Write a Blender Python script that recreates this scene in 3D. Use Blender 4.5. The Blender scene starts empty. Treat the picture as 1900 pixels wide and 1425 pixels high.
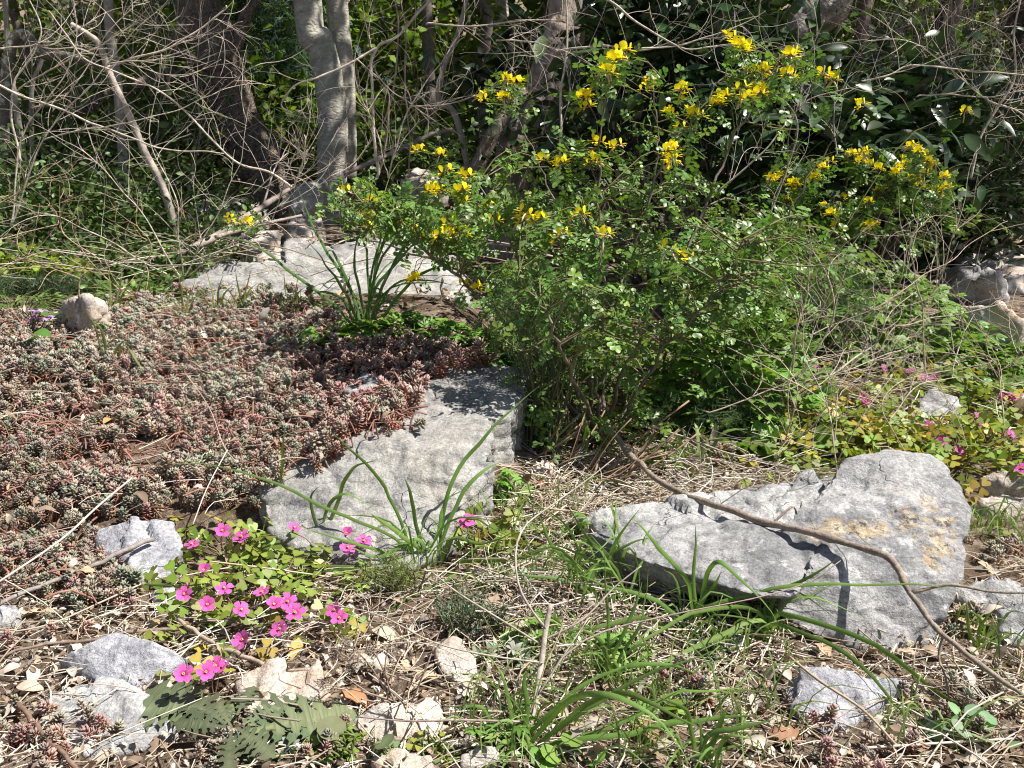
# Woodland clearing with stonecrop mat, limestone rocks, pink wood sorrel and a yellow flowering shrub
import bpy, bmesh, math
import numpy as np
from math import radians as R, sin, cos, tan, pi
SC = bpy.context.scene
COL = SC.collection
rng = np.random.default_rng(11)
U = rng.uniform
CAMH, FPX, TH = 0.5, 1700.0, R(14)      # camera height, focal length in photo pixels, pitch
A3 = lambda *a: np.array(a, float)

# ---------- camera geometry: photo pixel (1900x1425) -> point in the place ----------
def ray(px, py):
    r, u = (px - 950) / FPX, (712.5 - py) / FPX
    return A3(r, cos(TH) + u * sin(TH), -sin(TH) + u * cos(TH))
def P(px, py, y):
    d = ray(px, py); t = y / d[1]
    return A3(d[0] * t, y, CAMH + d[2] * t)
def Pz(px, py, z):
    d = ray(px, py); t = (z - CAMH) / d[2]
    return A3(d[0] * t, d[1] * t, z)
def proj(p):
    p = np.atleast_2d(p); x, y, z = p[:, 0], p[:, 1], p[:, 2] - CAMH
    f = y * cos(TH) - z * sin(TH); u = y * sin(TH) + z * cos(TH)
    return np.stack([950 + FPX * x / f, 712.5 - FPX * u / f], 1)
def sstep(a, b, x):
    t = np.clip((x - a) / (b - a), 0, 1); return t * t * (3 - 2 * t)

# ---------- noise ----------
_tab = np.random.default_rng(3).random(65536)
def vnoise(p):
    i = np.floor(p).astype(np.int64); f = p - i; f = f * f * (3 - 2 * f)
    def h(dx, dy, dz):
        return _tab[((i[:, 0] + dx) * 73856093 ^ (i[:, 1] + dy) * 19349663 ^ (i[:, 2] + dz) * 83492791) & 65535]
    x, y, z = f.T
    a = h(0,0,0)*(1-x)+h(1,0,0)*x; b = h(0,1,0)*(1-x)+h(1,1,0)*x
    c = h(0,0,1)*(1-x)+h(1,0,1)*x; d = h(0,1,1)*(1-x)+h(1,1,1)*x
    return (a*(1-y)+b*y)*(1-z)+(c*(1-y)+d*y)*z
def fbm(p, octv=4, gain=.5):
    s = 0; a = 1; t = 0
    for k in range(octv):
        s = s + a * (vnoise(p * 2**k + 17.3 * k) - .5); t += a; a *= gain
    return s / t * 2

# ---------- terrain ----------
def ground(x, y):
    x = np.asarray(x, float); y = np.asarray(y, float)
    l = np.interp(y, [.3,.95,1.1,1.3,1.6,1.9,2.05,2.4,3,4,6,12,30,80], [-.045,-.01,.008,.082,.15,.195,.195,.12,.12,.19,.28,.62,7,30])
    r = np.interp(y, [.3,1,1.5,2,2.5,3,4,6,12,30,80], [-.04,0,.02,.05,.09,.12,.18,.28,.62,7,30])
    w = sstep(-.1, .16, x + .1 * (y - 1.3))
    z = l * (1 - w) + r * w
    p = np.stack([x.ravel(), y.ravel(), np.zeros(x.size)], 1)
    n = fbm(p * 5, 3) * .012 + fbm(p * .9 + 40, 3) * .05 * np.clip((p[:, 1] - 1.6) / 3, 0, 3)
    return z + n.reshape(z.shape)
def gz(x, y): return float(ground(A3(x), A3(y))[0])
def PG(px, py, lift=0.0):
    d = ray(px, py)
    ts = np.linspace(.4, 14, 3000)
    z = CAMH + d[2] * ts; h = ground(d[0] * ts, d[1] * ts) + lift
    k = np.argmax(z < h) if (z < h).any() else len(ts) - 1
    t = ts[k]
    return A3(d[0] * t, d[1] * t, float(h[k]))

# ---------- mesh batching ----------
class MB:
    def __init__(s): s.V = []; s.T = []; s.Q = []; s.C = []; s.n = 0
    def add(s, V, T=None, Q=None, C=(1, 1, 1)):
        V = np.asarray(V, float).reshape(-1, 3)
        if T is not None and len(T): s.T.append(np.asarray(T, int) + s.n)
        if Q is not None and len(Q): s.Q.append(np.asarray(Q, int) + s.n)
        C = np.asarray(C, float)
        s.C.append(np.broadcast_to(C, V.shape) if C.ndim == 1 else C)
        s.V.append(V); s.n += len(V)
    def inst(s, tm, rot, pos, scale, col):
        """many copies of a template: rot (n,3,3) pos (n,3) scale (n,) or (n,3), col (n,3) or (n,k,3)"""
        V, T, Q = tm['V'], tm.get('T'), tm.get('Q')
        n, k = len(pos), len(V)
        scale = np.asarray(scale, float)
        if scale.ndim == 1: scale = scale[:, None]
        W = np.einsum('nij,nkj->nki', rot, V[None] * scale[:, None, :]) + pos[:, None, :]
        col = np.asarray(col, float)
        if col.ndim == 2: col = col[:, None, :] * tm.get('C', np.ones((k, 3)))[None]
        off = (np.arange(n) * k)[:, None, None]
        s.add(W.reshape(-1, 3), None if T is None else (T[None] + off).reshape(-1, 3),
              None if Q is None else (Q[None] + off).reshape(-1, 4), col.reshape(-1, 3))
    def mesh(s, name, mat, smooth=True, org=(0, 0, 0)):
        me = bpy.data.meshes.new(name)
        V = np.concatenate(s.V) - np.asarray(org, float)
        T = np.concatenate(s.T) if s.T else np.zeros((0, 3), int)
        Q = np.concatenate(s.Q) if s.Q else np.zeros((0, 4), int)
        me.vertices.add(len(V)); me.vertices.foreach_set('co', V.astype(np.float32).ravel())
        li = np.concatenate([T.ravel(), Q.ravel()]); nt, nq = len(T), len(Q)
        me.loops.add(len(li)); me.loops.foreach_set('vertex_index', li.astype(np.int32))
        me.polygons.add(nt + nq)
        st = np.concatenate([np.arange(nt) * 3, nt * 3 + np.arange(nq) * 4]).astype(np.int32)
        me.polygons.foreach_set('loop_start', st)
        me.polygons.foreach_set('use_smooth', np.full(nt + nq, smooth))
        me.update(calc_edges=True)
        a = me.color_attributes.new('Col', 'FLOAT_COLOR', 'POINT')
        C = np.clip(np.concatenate(s.C), 0, 1)
        a.data.foreach_set('color', np.concatenate([C, np.ones((len(C), 1))], 1).astype(np.float32).ravel())
        if mat is not None: me.materials.append(mat)
        return me
    def build(s, name, mat, parent=None, smooth=True, org=(0, 0, 0)):
        if parent is not None: org = parent_org(parent)
        o = bpy.data.objects.new(name, s.mesh(name, mat, smooth, org)); COL.objects.link(o)
        if parent is not None: o.parent = parent
        else: o.location = org
        return o
def parent_org(p):
    v = np.zeros(3)
    while p is not None: v = v + np.array(p.location); p = p.parent
    return v
def tag(o, label=None, cat=None, group=None, kind=None):
    for k, v in (('label', label), ('category', cat), ('group', group), ('kind', kind)):
        if v: o[k] = v
    return o
def thing(name, label, cat, loc, group=None):
    o = bpy.data.objects.new(name, None); COL.objects.link(o); o.location = loc; o.empty_display_size = .02
    return tag(o, label, cat, group)
def link(name, me, parent=None, loc=(0, 0, 0), rot=None, scale=None):
    o = bpy.data.objects.new(name, me); COL.objects.link(o)
    if parent is not None: o.parent = parent
    o.location = loc
    if rot is not None: o.rotation_euler = rot
    if scale is not None: o.scale = (scale,) * 3
    return o

# ---------- shapes ----------
def nrm(v): return v / np.maximum(np.linalg.norm(v, axis=-1, keepdims=True), 1e-9)
def frames(d, up):
    """rotation matrices whose y axis is d and whose z axis is close to up"""
    d = nrm(d); x = nrm(np.cross(d, up)); z = np.cross(x, d)
    return np.stack([x, d, z], -1)
def rdir(n, zmin=-1, zmax=1):
    z = U(zmin, zmax, n); a = U(0, 2 * pi, n); r = np.sqrt(1 - z * z)
    return np.stack([r * np.cos(a), r * np.sin(a), z], 1)
def crv(pts, n):
    """Catmull-Rom through pts"""
    p = np.asarray(pts, float)
    if len(p) == 2: return p[0] + (p[1] - p[0]) * np.linspace(0, 1, n)[:, None]
    q = np.vstack([2 * p[0] - p[1], p, 2 * p[-1] - p[-2]])
    s = np.linspace(0, len(p) - 1 - 1e-6, n); i = s.astype(int); t = (s - i)[:, None]
    a, b, c, d = q[i], q[i + 1], q[i + 2], q[i + 3]
    return .5 * (2 * b + (c - a) * t + (2 * a - 5 * b + 4 * c - d) * t**2 + (3 * b - a - 3 * c + d) * t**3)
def tube(mb, pts, rad, sides=6, col=(1, 1, 1), lump=0.0, cap=True):
    p = np.asarray(pts, float); n = len(p)
    rad = np.broadcast_to(np.asarray(rad, float), (n,)) if np.ndim(rad) == 0 else np.asarray(rad, float)
    t = nrm(np.gradient(p, axis=0)); ref = A3(.31, .87, .38) if abs(t[:, 2]).mean() > .6 else A3(.1, .2, .97)
    x = nrm(np.cross(t, ref)); z = np.cross(x, t)
    a = np.arange(sides) / sides * 2 * pi
    ring = x[:, None] * np.cos(a)[None, :, None] + z[:, None] * np.sin(a)[None, :, None]
    rr = rad[:, None] * np.ones((1, sides))
    if lump: rr = rr * (1 + lump * U(-1, 1, rr.shape))
    V = (p[:, None] + ring * rr[..., None]).reshape(-1, 3)
    i = np.arange(n - 1)[:, None] * sides; j = np.arange(sides)[None]; j2 = (j + 1) % sides
    Q = np.stack([i + j, i + j2, i + sides + j2, i + sides + j], -1).reshape(-1, 4)
    T = None
    if cap:
        V = np.vstack([V, p[0], p[-1]]); k = np.arange(sides); k2 = (k + 1) % sides
        T = np.vstack([np.stack([k2, k, np.full(sides, n * sides)], 1),
                       np.stack([(n-1)*sides + k, (n-1)*sides + k2, np.full(sides, n*sides+1)], 1)])
    c = np.asarray(col, float)
    if c.ndim == 2:
        c = np.repeat(c, sides, 0)
        if cap: c = np.vstack([c, c[0], c[-1]])
    mb.add(V, T, Q, c)
def leaf(prof, fold=.25, curl=.0, wave=0.0, tipc=None):
    """leaf along +y length 1 from (t, halfwidth) pairs; folded along its midrib, tip bent down by curl"""
    t = A3(*[a for a, b in prof]); w = A3(*[b for a, b in prof]); n = len(t)
    z = -curl * t**2
    wv = wave * np.array([(-1)**k for k in range(n)])
    L = np.stack([-w, t, z + fold * w + wv * w], 1); M = np.stack([0 * t, t, z], 1); Rr = np.stack([w, t, z + fold * w - wv * w], 1)
    V = np.stack([L, M, Rr], 1).reshape(-1, 3)
    i = np.arange(n - 1) * 3
    Q = np.concatenate([np.stack([i, i + 1, i + 4, i + 3], 1), np.stack([i + 1, i + 2, i + 5, i + 4], 1)])
    C = np.ones((n * 3, 3)); C[1::3] *= 1.12
    return dict(V=V, Q=Q, C=C)
def fan(outline, cup=0.0, c0=1.0, c1=1.0):
    """flat lobed leaf: centre vertex + outline (x, y)"""
    o = np.asarray(outline, float); n = len(o)
    ctr = A3(0, o[:, 1].mean() * .6, 0)
    r = np.hypot(o[:, 0], o[:, 1] - ctr[1])
    V = np.vstack([ctr, np.column_stack([o, cup * r**2])])
    k = np.arange(n); T = np.stack([np.zeros(n, int), 1 + k, 1 + (k + 1) % n], 1)
    C = np.vstack([np.full(3, c0), np.full((n, 3), c1)])
    return dict(V=V, T=T, C=C)
def combine(parts):
    """list of (template, R3x3, offset, scale, colour) -> one template"""
    V = []; T = []; Q = []; C = []; n = 0
    for tm, M, off, s, c in parts:
        v = tm['V'] * s @ np.asarray(M).T + off
        if tm.get('T') is not None: T.append(tm['T'] + n)
        if tm.get('Q') is not None: Q.append(tm['Q'] + n)
        C.append(tm.get('C', np.ones((len(v), 3))) * np.asarray(c)); V.append(v); n += len(v)
    return dict(V=np.concatenate(V), T=np.concatenate(T) if T else None, Q=np.concatenate(Q) if Q else None, C=np.concatenate(C))
def inpoly(q, poly):
    x, y = q[:, 0], q[:, 1]; c = np.zeros(len(q), bool); m = len(poly)
    for i in range(m):
        x1, y1 = poly[i]; x2, y2 = poly[(i + 1) % m]
        if y1 == y2: continue
        c ^= ((y1 > y) != (y2 > y)) & (x < (x2 - x1) * (y - y1) / (y2 - y1) + x1)
    return c
def var(base, n, v=.2, h=.06):
    """n colours round base: brightness +-v, hue +-h"""
    b = np.asarray(base, float) * (1 + U(-v, v, n))[:, None]
    return np.clip(b * (1 + U(-h, h, (n, 3))), 0, 1)

# ---------- materials ----------
def nodes(name):
    m = bpy.data.materials.new(name); m.use_nodes = True; nt = m.node_tree; nt.nodes.clear()
    def N(t, **kw):
        n = nt.nodes.new(t)
        for k, v in kw.items():
            if k in n.inputs: n.inputs[k].default_value = v
            else: setattr(n, k, v)
        return n
    return m, N, lambda a, b: nt.links.new(a, b)
def mixc(N, L, mode, fac, a, b):
    n = N('ShaderNodeMix', data_type='RGBA', blend_type=mode)
    for i, s in ((0, fac), (6, a), (7, b)):
        if hasattr(s, 'links') or hasattr(s, 'is_linked'): L(s, n.inputs[i])
        else: n.inputs[i].default_value = s if i == 0 else (*s, 1)
    return n.outputs[2]
def mat_leaf(name, trans=.3, rough=.45, spec=.4, vs=60, tcol=(1.15, 1.25, .5), vary=.35):
    m, N, L = nodes(name)
    at = N('ShaderNodeAttribute', attribute_name='Col'); ge = N('ShaderNodeNewGeometry')
    no = N('ShaderNodeTexNoise', Scale=vs, Detail=3); L(ge.outputs['Position'], no.inputs['Vector'])
    rp = N('ShaderNodeMapRange'); rp.inputs[3].default_value = 1 - vary; rp.inputs[4].default_value = 1 + vary; L(no.outputs[0], rp.inputs[0])
    c = mixc(N, L, 'MULTIPLY', 1.0, at.outputs[0], (1, 1, 1)); n = c.node; L(rp.outputs[0], n.inputs[7])
    b = N('ShaderNodeBsdfPrincipled', Roughness=rough); b.inputs['Specular IOR Level'].default_value = spec
    L(c, b.inputs['Base Color']); out = N('ShaderNodeOutputMaterial')
    bp = N('ShaderNodeBump', Strength=.25, Distance=.002); L(no.outputs[0], bp.inputs['Height']); L(bp.outputs[0], b.inputs['Normal'])
    if trans:
        tr = N('ShaderNodeBsdfTranslucent'); tc = mixc(N, L, 'MULTIPLY', 1.0, c, tcol); L(tc, tr.inputs[0])
        mx = N('ShaderNodeMixShader'); mx.inputs[0].default_value = trans
        L(b.outputs[0], mx.inputs[1]); L(tr.outputs[0], mx.inputs[2]); L(mx.outputs[0], out.inputs[0])
    else: L(b.outputs[0], out.inputs[0])
    return m
def mat_bark(name, s1=25, stretch=(1, 1, .3), lo=.55, hi=1.35, bump=.6, dist=.01, lichen=None):
    m, N, L = nodes(name)
    at = N('ShaderNodeAttribute', attribute_name='Col'); ge = N('ShaderNodeNewGeometry')
    mp = N('ShaderNodeMapping'); mp.inputs['Scale'].default_value = stretch; L(ge.outputs['Position'], mp.inputs[0])
    n1 = N('ShaderNodeTexNoise', Scale=s1, Detail=7, Roughness=.7); L(mp.outputs[0], n1.inputs['Vector'])
    vo = N('ShaderNodeTexVoronoi', Scale=s1 * 1.3, feature='DISTANCE_TO_EDGE'); L(mp.outputs[0], vo.inputs['Vector'])
    rp = N('ShaderNodeMapRange'); rp.inputs[1].default_value = .3; rp.inputs[2].default_value = .7
    rp.inputs[3].default_value = lo; rp.inputs[4].default_value = hi; L(n1.outputs[0], rp.inputs[0])
    c = mixc(N, L, 'MULTIPLY', 1.0, at.outputs[0], (1, 1, 1)); L(rp.outputs[0], c.node.inputs[7])
    if lichen:
        n2 = N('ShaderNodeTexNoise', Scale=s1 * 1.1, Detail=8, Roughness=.72); L(ge.outputs['Position'], n2.inputs['Vector'])
        r2 = N('ShaderNodeMapRange'); r2.inputs[1].default_value = .53; r2.inputs[2].default_value = .57; L(n2.outputs[0], r2.inputs[0])
        c = mixc(N, L, 'MIX', r2.outputs[0], c, lichen)
    b = N('ShaderNodeBsdfPrincipled', Roughness=.85); b.inputs['Specular IOR Level'].default_value = .25; L(c, b.inputs['Base Color'])
    ad = N('ShaderNodeMath', operation='ADD'); L(n1.outputs[0], ad.inputs[0])
    mu = N('ShaderNodeMath', operation='MINIMUM'); L(vo.outputs[0], mu.inputs[0]); mu.inputs[1].default_value = .25; L(mu.outputs[0], ad.inputs[1])
    bp = N('ShaderNodeBump', Strength=bump, Distance=dist); L(ad.outputs[0], bp.inputs['Height']); L(bp.outputs[0], b.inputs['Normal'])
    L(b.outputs[0], N('ShaderNodeOutputMaterial').inputs[0])
    return m
def mat_rock(name, light, dark, warm=None, warmth=.5, lichen=0.0, grain=1.0, white=.5):
    """limestone: clouded greys, fine grain, thin veins, pale spots, ochre growth where lichen > 0"""
    m, N, L = nodes(name)
    ge = N('ShaderNodeNewGeometry'); pos = ge.outputs['Position']
    def noise(s, d=6, r=.6, vec=pos, dist=0):
        n = N('ShaderNodeTexNoise', Scale=s, Detail=d, Roughness=r, Distortion=dist); L(vec, n.inputs['Vector']); return n.outputs[0]
    def ramp(x, a, b, c=0., d=1.):
        n = N('ShaderNodeMapRange'); n.clamp = True
        for i, v in enumerate((a, b, c, d)): n.inputs[i + 1].default_value = v
        L(x, n.inputs[0]); return n.outputs[0]
    mp = N('ShaderNodeMapping'); mp.inputs['Rotation'].default_value = (.5, .35, .6); mp.inputs['Scale'].default_value = (1, 1, 2.6); L(pos, mp.inputs[0])
    c = mixc(N, L, 'MIX', ramp(noise(9 * grain, 8, .65), .36, .62), dark, light)
    c = mixc(N, L, 'MIX', ramp(noise(22 * grain, 7, .7, mp.outputs[0], 1.2), .5, .62, 0, .55), c, tuple(x * .55 for x in dark))
    c = mixc(N, L, 'MIX', ramp(noise(34 * grain, 6, .75), .56, .66, 0, white), c, tuple(min(1, x * 1.6) for x in light))
    if warm: c = mixc(N, L, 'MIX', ramp(noise(14, 5, .6), .45, .65, 0, warmth), c, warm)
    fine = noise(260, 4, .8)
    c2 = mixc(N, L, 'MULTIPLY', 1.0, c, (1, 1, 1)); L(ramp(fine, .3, .7, .55, 1.45), c2.node.inputs[7])
    vo = N('ShaderNodeTexVoronoi', Scale=13 * grain, feature='DISTANCE_TO_EDGE'); 
    wv = N('ShaderNodeVectorMath', operation='MULTIPLY_ADD'); wn = N('ShaderNodeTexNoise', Scale=12, Detail=4); L(pos, wn.inputs['Vector'])
    L(wn.outputs['Color'], wv.inputs[0]); wv.inputs[1].default_value = (.12,) * 3; L(pos, wv.inputs[2]); L(wv.outputs[0], vo.inputs['Vector'])
    crack = ramp(vo.outputs[0], 0, .011)
    cm = N('ShaderNodeMath', operation='MAXIMUM'); L(crack, cm.inputs[0]); L(ramp(noise(7, 3), .40, .46), cm.inputs[1])
    c3 = mixc(N, L, 'MIX', cm.outputs[0], tuple(x * .3 for x in dark), c2)
    if lichen:
        at = N('ShaderNodeAttribute', attribute_name='Col')
        sp = N('ShaderNodeSeparateColor'); L(at.outputs[0], sp.inputs[0])
        m0 = N('ShaderNodeMath', operation='MULTIPLY_ADD'); L(sp.outputs[0], m0.inputs[0]); m0.inputs[1].default_value = .19; L(noise(24, 9, .78), m0.inputs[2])
        mm = N('ShaderNodeMath', operation='MULTIPLY'); L(ramp(m0.outputs[0], .66, .715), mm.inputs[0]); mm.inputs[1].default_value = .85
        lc = mixc(N, L, 'MIX', ramp(noise(60, 5, .75), .4, .6), (.33, .23, .12), (.55, .47, .33))
        lc = mixc(N, L, 'MIX', ramp(noise(80, 5, .8), .53, .60), lc, (.05, .045, .04))
        c3 = mixc(N, L, 'MIX', mm.outputs[0], c3, lc)
    b = N('ShaderNodeBsdfPrincipled', Roughness=.8); b.inputs['Specular IOR Level'].default_value = .3; L(c3, b.inputs['Base Color'])
    h = N('ShaderNodeMath', operation='MULTIPLY_ADD'); L(fine, h.inputs[0]); h.inputs[1].default_value = .25
    h2 = N('ShaderNodeMath', operation='MULTIPLY_ADD'); L(noise(22 * grain, 7, .7, mp.outputs[0], 1.2), h2.inputs[0]); h2.inputs[1].default_value = .6
    L(noise(60, 6, .7), h2.inputs[2]); L(h2.outputs[0], h.inputs[2])
    h3 = N('ShaderNodeMath', operation='MULTIPLY_ADD'); L(cm.outputs[0], h3.inputs[0]); h3.inputs[1].default_value = .35; L(h.outputs[0], h3.inputs[2])
    bp = N('ShaderNodeBump', Strength=.8, Distance=.006); L(h3.outputs[0], bp.inputs['Height']); L(bp.outputs[0], b.inputs['Normal'])
    L(b.outputs[0], N('ShaderNodeOutputMaterial').inputs[0])
    return m
# ---------- world, sun, camera ----------
SUN = nrm(A3(.54, -.10, .84))
w = bpy.data.worlds.new('World'); SC.world = w; w.use_nodes = True
sky = w.node_tree.nodes.new('ShaderNodeTexSky'); sky.sky_type = 'NISHITA'; sky.sun_disc = False
sky.sun_elevation = math.asin(SUN[2]); sky.sun_rotation = math.atan2(SUN[0], SUN[1])
bg = w.node_tree.nodes['Background']; bg.inputs[1].default_value = .05
w.node_tree.links.new(sky.outputs[0], bg.inputs[0])
sl = bpy.data.lights.new('sun', 'SUN'); sl.energy = 5.0; sl.angle = R(.53); sl.color = (1, .955, .89)
so = bpy.data.objects.new('sun', sl); COL.objects.link(so)
from mathutils import Vector
so.rotation_euler = Vector(SUN).to_track_quat('Z', 'Y').to_euler(); so.location = (3, 1, 5)
cam = bpy.data.cameras.new('camera'); cam.sensor_width = 36; cam.lens = 36 * FPX / 1900; cam.clip_start = .02; cam.clip_end = 400
co = bpy.data.objects.new('camera', cam); COL.objects.link(co); co.location = (0, 0, CAMH); co.rotation_euler = (pi / 2 - TH, 0, 0)
SC.camera = co
SC.view_settings.view_transform = 'Standard'; SC.view_settings.look = 'None'; SC.view_settings.exposure = .80; SC.view_settings.gamma = 1
SC.cycles.filter_width = 1.1; SC.cycles.max_bounces = 6; SC.cycles.diffuse_bounces = 3; SC.cycles.transmission_bounces = 4

# ---------- ground ----------
def mat_ground():
    m, N, L = nodes('soil')
    ge = N('ShaderNodeNewGeometry'); pos = ge.outputs['Position']
    def noise(s, d=6, r=.65):
        n = N('ShaderNodeTexNoise', Scale=s, Detail=d, Roughness=r); L(pos, n.inputs['Vector']); return n.outputs[0]
    def ramp(x, a, b):
        n = N('ShaderNodeMapRange'); n.inputs[1].default_value = a; n.inputs[2].default_value = b; L(x, n.inputs[0]); return n.outputs[0]
    c = mixc(N, L, 'MIX', ramp(noise(7), .4, .62), (.13, .085, .055), (.25, .175, .12))
    c = mixc(N, L, 'MIX', ramp(noise(45, 8, .75), .47, .62), c, (.42, .345, .27))
    c = mixc(N, L, 'MIX', ramp(noise(110, 6, .8), .55, .66), c, (.045, .028, .018))
    b = N('ShaderNodeBsdfPrincipled', Roughness=.95); b.inputs['Specular IOR Level'].default_value = .15; L(c, b.inputs['Base Color'])
    ad = N('ShaderNodeMath', operation='ADD'); L(noise(45, 8, .75), ad.inputs[0]); L(noise(160, 5, .8), ad.inputs[1])
    bp = N('ShaderNodeBump', Strength=.9, Distance=.012); L(ad.outputs[0], bp.inputs['Height']); L(bp.outputs[0], b.inputs['Normal'])
    L(b.outputs[0], N('ShaderNodeOutputMaterial').inputs[0]); return m
u = np.linspace(-1, 1, 341); gx = np.sinh(u * 5.2) / np.sinh(5.2) * 90
v = np.linspace(0, 1, 361); gy = .9 + (np.sinh((v * 1.55 - .55) * 4.6) / np.sinh(4.6)) * 95
X, Y = np.meshgrid(gx, gy); Z = ground(X, Y)
Z += (fbm(np.stack([X.ravel(), Y.ravel(), 0 * X.ravel()], 1) * 38, 3) * .005).reshape(Z.shape) * (np.abs(X) < 2)
mb = MB(); nx, ny = len(gx), len(gy)
i, j = np.meshgrid(np.arange(nx - 1), np.arange(ny - 1)); k = (j * nx + i).ravel()
mb.add(np.stack([X.ravel(), Y.ravel(), Z.ravel()], 1), None, np.stack([k, k + 1, k + nx + 1, k + nx], 1))
tag(mb.build('ground', mat_ground()), kind='structure')
# ---------- rocks ----------
GREY = mat_rock('grey_limestone', (.52, .51, .49), (.27, .27, .275), white=.55)
SLAB = mat_rock('slab_limestone', (.40, .39, .37), (.19, .187, .183), (.42, .38, .31), .35, white=.6)
LICH = mat_rock('lichen_limestone', (.42, .41, .40), (.20, .20, .205), lichen=1.0, white=.6)
PALE = mat_rock('pale_limestone', (.66, .60, .54), (.42, .37, .32), (.58, .38, .24), .5, white=.5)
COOL = mat_rock('blue_grey_limestone', (.50, .50, .52), (.30, .30, .33), white=.5, grain=1.6)
def rock(label, mat, hulls, voxel=.005, amp=.006, strata=.0, smooth=2, lich=None, dents=(), fac=.6, name='rock', group=None):
    """union of convex hulls of control points, remeshed, worn and displaced"""
    bm = bmesh.new()
    for pts in hulls:
        b2 = bmesh.new()
        for p in pts: b2.verts.new(p)
        bmesh.ops.convex_hull(b2, input=b2.verts)
        b2.faces.ensure_lookup_table(); mp = {}
        for f in b2.faces:
            vs = []
            for q in f.verts:
                if q not in mp: mp[q] = bm.verts.new(q.co)
                vs.append(mp[q])
            bm.faces.new(vs)
        b2.free()
    me = bpy.data.meshes.new('rock_src'); bm.to_mesh(me); bm.free()
    o = bpy.data.objects.new('rock_src', me); COL.objects.link(o)
    r = o.modifiers.new('r', 'REMESH'); r.mode = 'VOXEL'; r.voxel_size = voxel
    s = o.modifiers.new('s', 'SMOOTH'); s.iterations = smooth; s.factor = .5
    dg = bpy.context.evaluated_depsgraph_get(); ev = o.evaluated_get(dg); em = ev.to_mesh()
    n = len(em.vertices); V = np.zeros(n * 3); em.vertices.foreach_get('co', V); V = V.reshape(-1, 3)
    Nn = np.zeros(n * 3); em.vertices.foreach_get('normal', Nn); Nn = Nn.reshape(-1, 3)
    Q = np.array([tuple(p.vertices) for p in em.polygons if len(p.vertices) == 4]); T = np.array([tuple(p.vertices) for p in em.polygons if len(p.vertices) == 3])
    ev.to_mesh_clear(); bpy.data.objects.remove(o); bpy.data.meshes.remove(me)
    k = .06 / max(amp, .002)
    d = amp * ((1.3 if amp > .008 else .6) * fbm(V * 9, 3) + .8 * fbm(V * 30 + 9, 4) - .9 * np.clip(np.abs(fbm(V * 14 + 31, 3)) * -6 + 1, 0, 1))
    if strata:
        s_ = V @ A3(.25, -.3, .92) * 46 + 1.6 * fbm(V * 7 + 3, 3)
        f_ = s_ - np.floor(s_); d = d - strata * np.clip(1 - np.abs(f_ - .5) * 7, 0, 1) * (vnoise(V * 16) > .42)
        d = d + strata * .5 * (_tab[np.floor(s_).astype(int) & 65535] - .5)
    d = d + amp * .35 * fbm(V * 110 + 5, 3)
    lo, hi = V.min(0), V.max(0); ns = int(np.clip(34 * np.prod(np.maximum(hi - lo, .04)) ** (2/3) / .06, 14, 110)); sd = U(0, 1, (ns, 3)) * (hi - lo) + lo; W = V + .012 * np.stack([fbm(V * 20 + 7 * k, 3) for k in range(3)], 1)
    j = np.concatenate([((w_[:, None] - sd[None])**2).sum(2).argmin(1) for w_ in np.array_split(W, max(1, n // 4000))])
    d = d + np.clip(((V - sd[j]) * rdir(ns)[j]).sum(1) * .22 + U(-.45, .55, ns)[j] * amp, -amp * 2.2, amp * 2.2) * fac
    for q, r_, dp in dents: d = d - dp * np.exp(-(((V - q) / np.asarray(r_))**2).sum(1))
    V = V + Nn * d[:, None]
    C = np.zeros((n, 3))
    if lich is not None: C[:, 0] = lich(V)
    org = A3(V[:, 0].mean(), V[:, 1].mean(), V[:, 2].min())
    mb = MB(); mb.add(V, T if len(T) else None, Q, C)
    return tag(mb.build(name, mat, org=org), label, 'rock', group)
def drop(pts, dz=.07, out=0.0):
    """the same points again, sunk under the ground"""
    c = np.mean(pts, 0); b = []
    for p in pts:
        q = p + (p - c) * out; b.append(A3(q[0], q[1], min(gz(q[0], q[1]), p[2]) - dz))
    return list(pts) + b
def pz(*l): return [Pz(*a) for a in l]
# big slab beside the stonecrop
backp = pz((762,716,.155),(865,668,.172),(992,680,.168),(988,712,.150),(950,768,.135),(905,782,.132),(700,770,.138))
frontp = pz((700,765,.138),(905,782,.130),(920,858,.105),(895,880,.095),(640,812,.122),(540,850,.100),(478,905,.072))
toe = pz((498,985,.035),(600,1045,.012),(765,1072,.0),(840,1035,.0),(888,975,.01),(908,925,.04))
slab_obj = rock('large grey limestone slab with a sloping front, right beside the stonecrop mat', SLAB,
     [drop(backp), drop(frontp + toe, .05)], .0038, .0045, .003, smooth=1, fac=.35, dents=[(Pz(905,850,.105), (.02,.012,.03), .012), (Pz(870,712,.155), (.03,.006,.02), .008)])
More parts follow.
